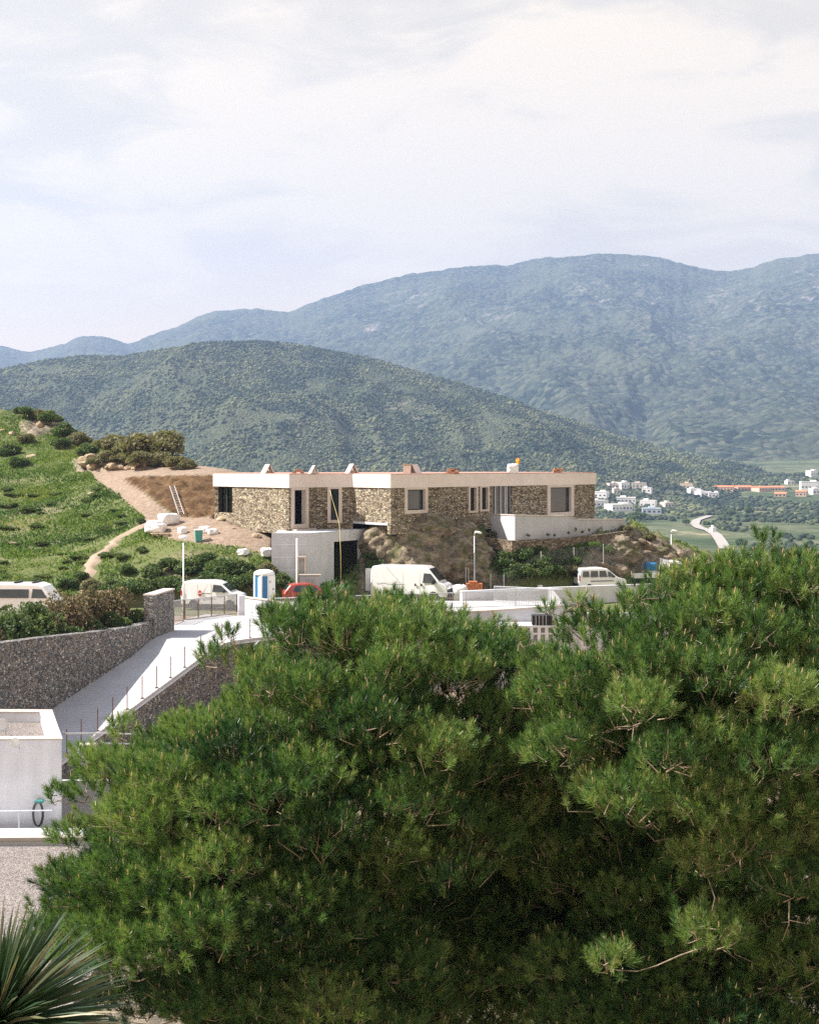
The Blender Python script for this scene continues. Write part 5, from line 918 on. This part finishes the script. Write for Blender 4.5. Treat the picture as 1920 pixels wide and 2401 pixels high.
for k in range(46):
    uu_, vv_ = r_h.uniform(0, 300), r_h.uniform(1120, 1370)
    if not any(bool(in_poly(np.array([uu_]), np.array([vv_]), p)[0]) for p in DIRT) and abs(uu_ - np.interp(-vv_, [-1385, -1335, -1310, -1280, -1244], [207, 210, 222, 262, 312])) > 22: sh.append((uu_, vv_, r_h.uniform(.45, 1.0), 'herb'))
protos = {}
for i, (u, v_, s, m_) in enumerate(sh):
    if m_ == 'shrub' and u < 300 and 1110 < v_ < 1320: m_ = 'herb'
    hill = v_ < 1110; site = u > 850; low = (not hill) and (not site) and v_ > 1320
    q = G(u, v_ + 6, 84, 175) if not hill else G(u, v_ + 8, 100, 178); key = (m_, i % 3)
    grp = 'shrubs on the crest of the hill' if hill else ('shrubs on the slope under the house' if site else ('shrubs on the bank behind the small van' if low else 'shrubs scattered on the grassy hillside'))
    lab = {'shrub': 'dark green', 'herb': 'low mid-green', 'olive': 'grey-olive dry', 'grass': 'bright yellow-green'}[m_] + ' shrub ' + {'shrubs on the crest of the hill': 'among rocks on the crest of the left hill', 'shrubs on the slope under the house': 'on the rocky slope below the house', 'shrubs on the bank behind the small van': 'massed on the bank behind the small van', 'shrubs scattered on the grassy hillside': 'alone on the grassy hillside'}[grp]
    if key not in protos: o = shrub('shrub', q, 1.0, 1.0, .72, 3200, .075, M[m_], lab, 'shrub', grp, 300 + i, 4); protos[key] = o
    else: o = copy_tree(protos[key]); o.location = q; o['label'] = lab; o['group'] = grp
    o.rotation_euler = (0, 0, i * 1.3); o.scale = (s * (1.15 if hill else 1), s, s * (.5 if m_ == 'herb' else .9 if low or hill else .85)); 
def rock(name, q, s, label, group, seed, mat):
    r = random.Random(seed); bm = bmesh.new(); bmesh.ops.create_icosphere(bm, subdivisions=2, radius=1)
    for v_ in bm.verts: v_.co *= 1 + .22 * math.sin(v_.co.x * 3 + seed) * math.cos(v_.co.y * 2.7 + seed) + r.uniform(-.10, .10)
    o = MB().addbm(bm).build(name, mat); o.location = q; o.scale = (s * r.uniform(.9, 1.5), s, s * r.uniform(.45, .8)); o.rotation_euler = (r.uniform(-.3, .3), r.uniform(-.3, .3), r.uniform(0, 6)); return tag(o, label, 'rock', group)
rkm = simple('tan_rock', (0.36, 0.28, 0.19), .9, .2, .35, 2.5); r = random.Random(77)
rp = [(r.uniform(180, 345), None) for k in range(34)]
for i, (u, _) in enumerate(rp): v_ = 1078 + 22 * math.sin((u - 180) / 60) * .3 + r.uniform(-14, 18); q = G(u, v_, 110, 178); rock('boulder', q, r.choice((.25, .3, .35, .45, .65)), 'tan boulder in the rubble heap above the dirt track', 'boulders in the heap above the dirt track', i, rkm)
for i, (u, v_) in enumerate(((5, 1010), (30, 1018), (95, 1000), (130, 975), (75, 1072), (215, 1158), (35, 1275), (465, 1090), (520, 1086), (700, 1245), (560, 1222), (590, 1235), (620, 1244), (520, 1218), (640, 1250), (600, 1258), (550, 1240))): q = G(u, v_, 93, 178); rock('boulder', q, r.uniform(.2, .5), 'lone tan rock lying on the left hillside' if u < 470 else 'tan rock in the rubble at the foot of the house wall', 'loose rocks on the hillside' if u < 470 else 'rubble rocks below the house wall', 90 + i, rkm)
brk = simple('brown_rock', (0.21, 0.165, 0.115), .95, .15, .45, 2.0)
for i in range(46):
    u = r.uniform(870, 1180) if i < 26 else r.uniform(1390, 1600); v_ = r.uniform(1225, 1370) if i < 26 else r.uniform(1262, 1340); q = G(u, v_, 96, 135)
    rock('boulder', q - Vector((0, -.2, .15)), r.uniform(.3, .9), 'brown rock in the mound between garage and terrace' if i < 26 else 'brown rock in the slope right of the dry stone wall', 'rocks in the mound under the house' if i < 26 else 'rocks in the right-hand slope', 140 + i, brk)
def outcrop(u, v_, Y, sx, sy, sz, seed, lab):
    bm = bmesh.new(); bmesh.ops.create_icosphere(bm, subdivisions=5, radius=1); C3 = np.array([q.co[:] for q in bm.verts]); a, b, c = C3.T; o7 = seed * 3.7
    d = 1 + .34 * (ridged(a * 1.3 + o7, c * 1.7 + b + o7, 5) - .6) + .30 * (ridged(b * 2.1 + c * 1.1 + o7, a * 2.4 - c * 2 + o7, 4) - .6) + .10 * (ridged(a * 6 + b * 3 + o7, c * 9 + b * 4, 3) - .6)
    for q, k, p in zip(bm.verts, d, C3): q.co = Vector(p * k * [sx, sy, sz])
    o = MB().addbm(bm).build('rock_outcrop', M['outcrop'], smooth=True); q = P(u, v_, Y); o.location = q; tag(o, lab, 'rock')
outcrop(975, 1325, 100.2, 3.4, 2.3, 2.8, 1, 'biggest rugged rock face in the mound behind the big white van'); outcrop(1075, 1325, 100.6, 2.7, 2.0, 2.4, 2, 'rugged rock lump left of the street lamp by the brick pallet'); outcrop(1000, 1245, 101.0, 2.5, 2.0, 1.5, 3, 'rugged rock on top of the mound under the two narrow house windows'); outcrop(905, 1275, 100.2, 1.9, 1.6, 1.6, 4, 'rugged rock beside the right end of the concrete garage'); outcrop(1130, 1360, 100.0, 1.5, 1.4, 1.5, 5, 'low rugged rock at the foot of the mound right of the brick pallet'); outcrop(1080, 1262, 101.6, 1.8, 1.3, 1.3, 6, 'rugged rock under the left end of the white terrace wall'); outcrop(1440, 1300, 108.5, 2.2, 1.6, 1.5, 7, 'rugged rock in the slope above the people carrier'); outcrop(1530, 1310, 112.5, 2.3, 1.6, 1.5, 8, 'rugged rock in the slope above the flatbed truck')
# dirt path
pts = [G(u, v_, Yk - 12, Yk + 25) for u, v_, Yk in PATHUV]; pts = [pts[0]] + pts; V_ = []
for i in range(len(pts) - 1):
    for k in range(6):
        p = pts[i].lerp(pts[i + 1], k / 6); d = (pts[min(i + 1, len(pts) - 1)] - pts[max(i - 1, 0)]).normalized(); n = Vector((-d.y, d.x, 0)).normalized(); w = .45 + .2 * math.sin(i * 2.1 + k)
        V_ += [(p + n * w * t) for t in (-1, -.33, .33, 1)]
V_ = np.array([[p.x, p.y, 0] for p in V_]); V_[:, 2] = H(V_[:, 0], V_[:, 1]) + .10 + np.tile([-.1, .03, .03, -.1], len(V_) // 4); F_ = np.array([[4 * i + k, 4 * i + k + 1, 4 * i + k + 5, 4 * i + k + 4] for i in range(len(V_) // 4 - 1) for k in range(3)])
pm = simple('path_dirt', (0.33, 0.25, 0.185), .95, .1, .2, 1.2); tag(np_mesh('path', V_, F_, pm, smooth=True), kind='structure')
# grass and herbs
N_ = 480000; X = rng.uniform(-50, 26, N_); Y = 84 + 92 * rng.random(N_) ** .9; z_, di, ro, cu, fa = H(X, Y, True); uu = CU + FP * X / Y
pd = np.array([[p.x, p.y] for p in pts]); dmin = np.full(N_, 99.0)
for a_, b_ in zip(pd[:-1], pd[1:]):
    ab = b_ - a_; t_ = np.clip(((X - a_[0]) * ab[0] + (Y - a_[1]) * ab[1]) / max(ab @ ab, 1e-6), 0, 1); dmin = np.minimum(dmin, np.hypot(X - a_[0] - t_ * ab[0], Y - a_[1] - t_ * ab[1]))
k = (np.abs(uu - 960) < 1000) & (dmin > .75) & (rng.random(N_) > np.clip(di * 1.6, 0, 1)) & (cu < .5) & (rng.random(N_) > ro * .9) & ~in_poly(X, Y, PLAZA) & ~in_poly(X, Y, HPOLY) & ~in_poly(X, Y, GPOLY) & (rng.random(N_) < .35 + .9 * (fbm(X * .5, Y * .5, 3) + .4)) & ((X < -5) | (Y < 116))
X, Y, z_ = X[k], Y[k], z_[k]; n = len(X); pch = fbm(X * .11, Y * .16, 4); tall = np.clip(.16 + .22 * fbm(X * .35 + 7, Y * .35, 3) + .08 * rng.random(n), .06, .6)
a = rng.random(n) * 6.28; ln = rng.uniform(.3, 1.2, n) * tall; w_ = rng.uniform(.03, .07, n) * (1 + tall); B_ = np.stack([X, Y, z_ - .03], -1); D_ = np.stack([np.cos(a), np.sin(a), 0 * a], -1); L2 = np.stack([-np.sin(a), np.cos(a), 0 * a], -1)
top = B_ + D_ * ln[:, None] * .6 + np.stack([0 * a, 0 * a, tall], -1); mid_ = B_ + D_ * ln[:, None] * .2 + np.stack([0 * a, 0 * a, tall * .6], -1)
V_ = np.stack([B_, mid_ - L2 * w_[:, None], top, mid_ + L2 * w_[:, None]], 1).reshape(-1, 3); tn = np.clip(.42 + .55 * pch + .2 * rng.standard_normal(n), 0, 1)
tag(np_mesh('grass', V_, np.arange(4 * n).reshape(n, 4), M['grass'], tint=np.repeat(tn, 4)), 'green herbs and grass covering the hillside', 'grass', kind='stuff')

# ------------------------------------------------------------------ valley: road, houses, trees
rd = [(1700, 1290), (1688, 1270), (1678, 1256), (1662, 1246), (1640, 1240), (1628, 1232), (1632, 1222), (1648, 1216), (1664, 1211)]; rp_ = [G(u, v_, 300, 2600) for u, v_ in rd]; V_ = []
for i, p in enumerate(rp_): d = rp_[min(i + 1, len(rp_) - 1)] - rp_[max(i - 1, 0)]; n_ = Vector((-d.y, d.x, 0)).normalized(); V_ += [p + n_ * 3.4 * t for t in (-1, 1)]
V_ = np.array([[p.x, p.y, float(H(np.array([p.x]), np.array([p.y]))[0]) + .9] for p in V_]); F_ = np.array([[2 * i, 2 * i + 1, 2 * i + 3, 2 * i + 2] for i in range(len(rd) - 1)]); tag(np_mesh('road', V_, F_, simple('dusty_road', (0.34, 0.31, 0.28), .9), smooth=True), kind='structure')
town = [(1407, 1168, 40, 14, 'w'), (1405, 1190, 38, 16, 'w'), (1452, 1199, 58, 16, 'w'), (1470, 1180, 44, 13, 'w'), (1522, 1190, 36, 16, 'w'), (1440, 1146, 30, 12, 'p'), (1462, 1148, 24, 16, 'w'), (1500, 1146, 34, 12, 'p'), (1518, 1156, 22, 12, 'w'), (1445, 1160, 16, 14, 'p'), (1565, 1190, 26, 11, 'p'), (1530, 1205, 44, 12, 'b'),
        (1612, 1146, 30, 12, 'y'), (1628, 1160, 26, 14, 'w'), (1650, 1165, 30, 12, 'w'), (1674, 1168, 24, 12, 'w'), (1700, 1151, 44, 9, 't'), (1745, 1151, 40, 9, 't'), (1790, 1153, 42, 10, 't'), (1825, 1152, 30, 9, 't'), (1832, 1165, 26, 7, 't'), (1852, 1136, 18, 8, 'w'), (1905, 1118, 22, 14, 'w'), (1900, 1152, 40, 22, 'w'), (1880, 1165, 24, 12, 't'), (1915, 1160, 26, 14, 'w'), (1672, 1250, 12, 5, 'w')]
hw = {'w': simple('town_white', (.80, .77, .74), .8, var=.04), 'p': simple('town_cream', (.66, .58, .50), .8, var=.05), 'b': simple('town_greyblue', (.45, .50, .58), .8, var=.05), 'y': simple('town_sand', (.60, .48, .34), .8, var=.05), 't': simple('town_terracotta', (.62, .42, .32), .8, var=.08)}
names = {'w': 'white', 'p': 'cream', 'b': 'pale blue-grey', 'y': 'sand-coloured', 't': 'terracotta'}
where = ['leftmost of the upper terrace row just right of the stone house', 'lower row, right against the corner of the stone house', 'long one in the lower row beside the stone house', 'middle of the upper terrace row beside the stone house', 'right end of the row beside the stone house', 'highest at left, above the terrace rows', 'taller one among the high left group', 'right of the high left group', 'small, at the right end of the high left group', 'narrow, just below the high left group', 'half hidden in trees right of the terrace rows', 'low and long, below the right end of the terrace rows',
         'highest left of the long terracotta row', 'below the sand-coloured house', 'middle of the small group above the road', 'right end of the small group above the road', 'left end of the long terracotta row', 'second from left in the long terracotta row', 'third in the long terracotta row', 'right end of the long terracotta row', 'small, just under the terracotta row', 'small, alone between the terracotta row and the right edge', 'highest at the right edge of the photo', 'large at the right edge above the pine', 'low, left of the large white one at the right edge', 'below the large white one at the right edge', 'tiny, beside the road bend']
cents = []
for i, (u, v_, w, h, c) in enumerate(town):
    q = G(u, v_, 300, 4000, 1600, Hall); s = q.y / FP; W_, H_ = w * s, max(h * s, 3.2); D_ = min(W_ * .8, 14); cents.append((q.x, q.y)); zb = q.z - 2.5; hh = H_ + 2.5; rz = (-.35, .2, .45, -.15)[i % 4]
    o = empty('town_house', (q.x, q.y + D_ / 2, zb), f'{names[c]} distant town house, {where[i]}', 'house', 'distant town houses', rz); r2 = random.Random(i)
    MB().box((0, 0, hh / 2), (W_, D_, hh)).build('wall', hw[c], o)
    mb = MB()
    if c == 't': mb.add([(-W_ / 2 - .4, -D_ / 2 - .4, hh), (W_ / 2 + .4, -D_ / 2 - .4, hh), (W_ / 2 + .4, D_ / 2 + .4, hh), (-W_ / 2 - .4, D_ / 2 + .4, hh), (-W_ / 2 - .4, 0, hh + 1.7), (W_ / 2 + .4, 0, hh + 1.7)], [(0, 1, 5, 4), (2, 3, 4, 5), (0, 4, 3), (1, 2, 5), (3, 2, 1, 0)]); mb.build('roof', M['orange'], o)
    else: mb.box((0, 0, hh + .2), (W_ + .3, D_ + .3, .4)); mb.box((W_ * r2.uniform(-.3, .3), 1, hh + 1.1), (W_ * .3, D_ * .5, 1.8)); mb.build('roof', hw[c], o)
    nw = max(2, int(W_ / 3.6))
    for k in range(nw):
        if w < 15: continue
        MB().box((-W_ / 2 + (k + .5) * W_ / nw, -D_ / 2 - .02, 2.5 + H_ * .45), (W_ / nw * r2.uniform(.3, .6), .1, 1.5)).build('window', M['dark'], o)
N_ = 26000; X = rng.uniform(40, 700, N_); Y = rng.uniform(330, 1800, N_) ; k = (np.abs(X) < .35 * Y) & (fbm(X / 45, Y / 70, 4) + .25 * rng.random(N_) > .06 - .22 * sst(950, 1250, Y)) & (midhill(X, Y) < H(X, Y) + 6); X, Y = X[k], Y[k]
uu = CU + FP * X / Y; vv = HV - FP * (H(X, Y) - EYE) / Y; k = np.ones(len(X), bool)
for a_, b_ in zip(rp_[:-1], rp_[1:]):
    ax, ay, bx_, by = a_.x, a_.y, b_.x, b_.y; t_ = np.clip(((X - ax) * (bx_ - ax) + (Y - ay) * (by - ay)) / ((bx_ - ax) ** 2 + (by - ay) ** 2), 0, 1); k &= np.hypot(X - ax - t_ * (bx_ - ax), Y - ay - t_ * (by - ay)) > 13
for cx_, cy_ in cents: k &= ~((np.abs(X - cx_) < 16) & (Y < cy_ + 16) & (Y > cy_ - 70))
k &= ~in_poly(uu, vv, [(1480, 1228), (1640, 1222), (1640, 1262), (1700, 1262), (1760, 1240), (1840, 1262), (1700, 1300), (1420, 1300)])
X, Y = X[k], Y[k]; S = rng.uniform(1.0, 3.2, len(X)) * (.6 + .4 * sst(300, 900, Y)) ; tag(blobs('valley_scrub', X, Y, Hall(X, Y) + S * .4, S, M['forest'], np.clip(.45 + .5 * fbm(X / 40, Y / 60, 3) + .25 * rng.standard_normal(len(X)), 0, 1)), 'scrub and trees covering the valley floor around the town', 'scrub', kind='stuff')
vt = [(1500, 1224, 7, 'round dark tree in the valley right of the terrace end'), (1480, 1226, 4.5, 'smaller round tree left of the round dark valley tree'), (1712, 1212, 5, 'round tree in the valley right of the road bend'), (1755, 1208, 6, 'broad dark tree in the valley right of the road'), (1655, 1235, 3.5, 'small tree beside the road in the valley'), (1608, 1232, 4, 'tree left of the road bend in the valley'), (1735, 1285, 4.2, 'grey-green round tree just above the right pine, near the valley road')]
for i, (u, v_, s, lab) in enumerate(vt):
    q = G(u, v_, 300, 2600); o = empty('valley_tree', q, lab, 'tree', 'round trees standing in the valley'); MB().lathe([(s * .08, -1), (s * .05, s * .6)], n=7).build('trunk', M['bark'], o); V_, F_, T_ = leafcloud(1400, s * .13, 0, 0, s * .62, s, s, s * .8, 14, 700 + i); np_mesh('crown', V_, F_, M['shrub'], o, T_)
# ------------------------------------------------------------------ pines
def nrm(a): return a / np.maximum(np.linalg.norm(a, axis=-1, keepdims=True), 1e-9)
def tubes_np(segs, n=4):
    """segs: list of (p0, p1, r0, r1)"""
    A_ = np.array([s[0] for s in segs], float); B_ = np.array([s[1] for s in segs], float); r0 = np.array([s[2] for s in segs]); r1 = np.array([s[3] for s in segs]); t = nrm(B_ - A_)
    ref = np.where(np.abs(t[:, 2:3]) > .9, [[1., 0, 0]], [[0, 0, 1.]]); a = nrm(np.cross(t, ref)); b = np.cross(t, a); V = []
    for c, r_ in ((A_, r0), (B_, r1)):
        for k in range(n): th = 2 * math.pi * k / n; V.append(c + (a * math.cos(th) + b * math.sin(th)) * r_[:, None])
    V = np.stack(V, 1).reshape(-1, 3); o = (np.arange(len(segs)) * 2 * n)[:, None]; F = np.concatenate([np.c_[o + k, o + (k + 1) % n, o + n + (k + 1) % n, o + n + k] for k in range(n)]); return V, F
def needle_mesh(Pp, Dd, tint, r, nper=88, L=.115, w=.0068, shoot=.17):
    n = len(Pp); N_ = n * nper; i = np.repeat(np.arange(n), nper); s = r.random(N_) ** .75; d = Dd[i]; q = nrm(np.cross(d, r.standard_normal((N_, 3)))); base = Pp[i] + d * (s * shoot)[:, None]
    ang = np.interp(s, [0, 1], [1.05, .30]) + .16 * r.standard_normal(N_); nd = nrm(d * np.cos(ang)[:, None] + q * np.sin(ang)[:, None] + np.array([0, 0, -.05])); l = L * r.uniform(.7, 1.25, N_)
    side = nrm(np.cross(nd, r.standard_normal((N_, 3)))) * (w * .5); tip = base + nd * l[:, None]; V = np.stack([base - side, base + side, tip + side * .35, tip - side * .35], 1).reshape(-1, 3)
    t = np.clip(tint[i] + .13 * r.standard_normal(N_), 0, .96); t = np.where(r.random(N_) < .012, 1.0, t); return V, np.arange(4 * N_).reshape(N_, 4), np.repeat(t, 4)
def pine(label, base, envs, seed, mind=.70, top=None, extra=()):
    r = np.random.default_rng(seed); C = []; R_ = []
    E = [(np.array(P(u, v, Y)), np.array([rx, ry, rz])) for u, v, Y, rx, ry, rz in envs]
    for shell, md in (((.86, 1.0), mind), ((.45, .72), mind * .9), ((.05, .4), mind * 1.0)):
        for ei, (c, ra) in enumerate(E):
            m = int(260 * ra[0] * ra[2]); d = nrm(r.standard_normal((m, 3))); d = d[(d[:, 2] > -.62)]; p = c + d * ra * r.uniform(shell[0], shell[1], (len(d), 1))
            for q in p:
                if any((((q - c2) / r2) ** 2).sum() < .62 for j, (c2, r2) in enumerate(E) if j != ei): continue
                if C and (((np.array(C) - q) ** 2).sum(1) < md ** 2).any(): continue
                C.append(q); R_.append(r.uniform(.38, .64) * min(1, .5 + ra[0] * .3))
    for u, v, Y, s in extra: C.append(np.array(P(u, v, Y))); R_.append(s)
    C = np.array(C); R_ = np.array(R_); b = np.array(base, float); tp = np.array(top, float)
    # tufts
    PP, DD, TT, tw = [], [], [], []; cent = C.mean(0)
    for c, s in zip(C, R_):
        n = int(np.clip(900 * s ** 1.7, 40, 520)); out = nrm((c - cent) * [1, 1, .8]); d = nrm(r.standard_normal((n, 3)) + out * .5 + np.array([0, 0, .75])); d = d[d[:, 2] > -.35]; n = len(d); rad = s * r.uniform(.62, 1.08, (n, 1)) * (1 + .35 * (r.random((n, 1)) < .08)); p = c + d * rad * [1.15, 1.15, .72]; kp = []
        for k in range(n):
            if not kp or ((p[kp] - p[k]) ** 2).sum(1).min() > .12 ** 2: kp.append(k)
        p, d = p[kp], d[kp]; n = len(kp)
        o = nrm(d * .6 + out * .3 + np.array([0, 0, .95]) + .24 * r.standard_normal((n, 3))); PP.append(p - o * .12); DD.append(o); TT.append(np.clip(.40 + .13 * r.standard_normal(n) + .14 * r.standard_normal(), .02, .9)); root = c - np.array([0, 0, s * .55]) - out * s * .25
        for k in range(n):
            if r.random() < .22: q0 = p[k] - o[k] * .14; m_ = q0 + (root - q0) * r.uniform(.3, .6) + r.standard_normal(3) * .07; tw.append((m_, q0, .009, .006)); tw.append((q0, p[k], .006, .004))
        for k in range(3):      # bare dead twigs
            if r.random() < .16:
                e = root + nrm(r.standard_normal(3) + np.array([0, -.8, -.1])) * s * r.uniform(.5, 1.1); tw.append((root, e, .012, .006))
                for _ in range(3): m = root + (e - root) * r.uniform(.4, .95); tw.append((m, m + nrm((e - root) * 1.5 + r.standard_normal(3) * .5) * r.uniform(.1, .3), .006, .003))
    PP = np.concatenate(PP); DD = np.concatenate(DD); TT = np.concatenate(TT)
    o = empty('pine_tree', base, label, 'tree')
    V, F, t = needle_mesh(PP - b, DD, TT, r); np_mesh('crown', V, F, M['needles'], o, t)
    # candles: pale new shoots at the tips of upward tufts
    k = (DD[:, 2] > .62) & (r.random(len(DD)) < .26); seg = [(p + d * .17 - b, p + d * .17 + nrm(d + np.array([0, 0, 1.2])) * r.uniform(.05, .11) - b, 0.011, .006) for p, d in zip(PP[k], DD[k])]; V, F = tubes_np(seg, 4); np_mesh('candles', V, F, M['candle'], o)['kind'] = 'stuff'
    # trunk and limbs
    H_ = np.linspace(0, 1, 9)[:, None]; tr = b + (tp - b) * H_ + np.c_[np.sin(H_ * 5 + seed) * .22 * H_, np.cos(H_ * 4) * .15 * H_, 0 * H_]; rt = np.interp(H_[:, 0], [0, .15, 1], [.34, .25, .09])
    MB().tube([tuple(p - b) for p in tr], list(rt), 12).build('trunk', M['bark'], o, smooth=True)
    nodes = [p for p in tr[3:]]; nr = [x for x in rt[3:]]; order = np.argsort([np.min(np.linalg.norm(tr - c, axis=1)) for c in C]); limbs = []
    for i in order:
        c = C[i] - np.array([0, 0, R_[i] * .5]); nd = np.array(nodes); dist = np.linalg.norm(nd - c, axis=1) + .9 * np.maximum(0, nd[:, 2] - c[2]) ; j = int(np.argmin(dist)); a = nd[j]; L = np.linalg.norm(c - a); r0 = min(nr[j] * .62, .02 + .022 * L + .012); prev = a; pr = r0
        for k in range(1, 5):
            t = k / 4; p = a + (c - a) * t + np.array([0, 0, -.10 * L * math.sin(math.pi * t)]) + r.standard_normal(3) * .035 * (k < 4); rr = r0 * (1 - .6 * t); limbs.append((prev - b, p - b, pr, rr)); nodes.append(p); nr.append(max(rr, .018)); prev, pr = p, rr
    V, F = tubes_np(limbs, 7); np_mesh('limbs', V, F, M['bark'], o, smooth=True)
    V, F = tubes_np([(a - b, c - b, x, y) for a, c, x, y in tw], 4); np_mesh('twigs', V, F, M['twig'], o, smooth=False); return o
GY = EYE - 12.02
pine('big round-crowned pine filling the lower left and centre of the foreground', (P(830, 0, 19.6).x, 19.6, GY),
     [(890, 1770, 20.5, 2.3, 2.2, 2.3), (600, 1990, 19.5, 2.2, 2.1, 2.2), (450, 2150, 18.6, 1.75, 1.6, 1.45), (420, 1790, 20, .6, .6, .55), (670, 1640, 20.5, .8, .9, .9), (1110, 1690, 21.0, 1.2, 1.2, 1.3), (690, 2300, 18.9, 1.8, 1.5, 1.7), (1040, 2280, 22.2, 2.1, 1.3, 1.8), (360, 1880, 19.6, .95, 1, .8), (760, 1540, 20.6, .9, .9, .75), (730, 1530, 20.5, .75, .8, .55), (1000, 1590, 20.7, .95, .9, .8)],
     5, top=P(880, 1640, 20.5), extra=[(135, 1860, 19.5, .2), (205, 1775, 19.8, .24), (165, 1960, 19.2, .3), (150, 2060, 19, .34), (540, 1490, 20.4, .2), (1000, 1440, 20.5, .3), (290, 1710, 20, .25), (170, 2160, 18.8, .34), (640, 1440, 20.5, .22), (500, 1540, 20.4, .24), (215, 1850, 19.6, .3)])
pine('spreading pine filling the right side of the foreground, its tip highest', (P(1640, 0, 21.0).x, 21.0, GY),
     [(1720, 1700, 18.6, 2.1, 2.0, 1.95), (1500, 1710, 17.9, 1.2, 1.5, 1.15), (1890, 1520, 18.2, 1.15, 1.1, 1.15), (1800, 1925, 18.0, 1.5, 1.3, 1.15), (1680, 2170, 19.6, 1.5, 1.0, 1.3), (1880, 2200, 19.4, 1.5, 1.2, 1.4), (1500, 2330, 19.8, 1.6, 1.0, 1.3), (1760, 2400, 19.3, 1.6, 1.0, 1.2), (1520, 2190, 22.0, 2.2, 1.4, 1.9), (1230, 2150, 22.8, 2.2, 1.4, 2.3), (1420, 1930, 21.5, 1.6, 1.2, 1.5), (1640, 2400, 20.2, 2.2, 1.2, 1.3), (1930, 2400, 20.0, 1.4, 1.2, 1.3), (1610, 1460, 18.6, .6, .7, .5), (1370, 1590, 18.6, .7, .8, .65), (1290, 1850, 21.5, 1.5, 1.3, 1.6), (1440, 1540, 18.6, .7, .7, .55)],
     9, top=P(1700, 1560, 19.3), extra=[(1790, 1265, 18.4, .18), (1795, 1320, 18.4, .28), (1720, 1330, 18.4, .26), (1285, 1428, 18.6, .11), (1352, 1402, 18.6, .11), (1395, 1425, 18.6, .11), (1215, 1490, 18.6, .14), (1480, 1400, 18.4, .16), (1880, 1320, 18.4, .26), (1600, 1350, 18.5, .22), (1660, 2180, 17.2, .42), (1430, 2250, 17.5, .28), (1080, 1920, 18.4, .2), (1050, 2060, 18.2, .22), (1560, 1370, 18.5, .2), (1660, 1335, 18.5, .22)])
# ------------------------------------------------------------------ spiky palm in the lower left corner
def palm():
    c = np.array(P(-15, 2420, 9.2)); o = empty('spiky_palm', (c[0], c[1], GY), 'spiky palm with long narrow pale-edged blades in the bottom left corner', 'palm'); b = np.array([c[0], c[1], GY]); r = np.random.default_rng(3); V, F, T = [], [], []
    for k in range(950):
        d = nrm(r.standard_normal(3) + np.array([0.1, -.1, .45])); L = r.uniform(.78, 1.13); w = r.uniform(.008, .016); sd_ = nrm(np.cross(d, r.standard_normal(3))); n = len(V) * 1; t = np.clip(.35 + .3 * r.standard_normal(), 0, 1)
        for q, ww in ((0.08, .7), (.45, 1), (.8, .7), (1.0, .08)): p = c - b + d * L * q + np.array([0, 0, -.16 * L * q ** 2]); V += [p - sd_ * w * ww, p + sd_ * w * ww]; T += [t] * 2
        for q in range(3): F.append((n + 2 * q, n + 2 * q + 1, n + 2 * q + 3, n + 2 * q + 2))
    np_mesh('blades', np.array(V), np.array(F), M['yucca'], o, np.array(T)); h = c[2] - GY; MB().lathe([(.16, 0), (.12, h * .3), (.13, h * .8), (.17, h + .05)], n=12).build('trunk', M['bark'], o, smooth=True)
palm()
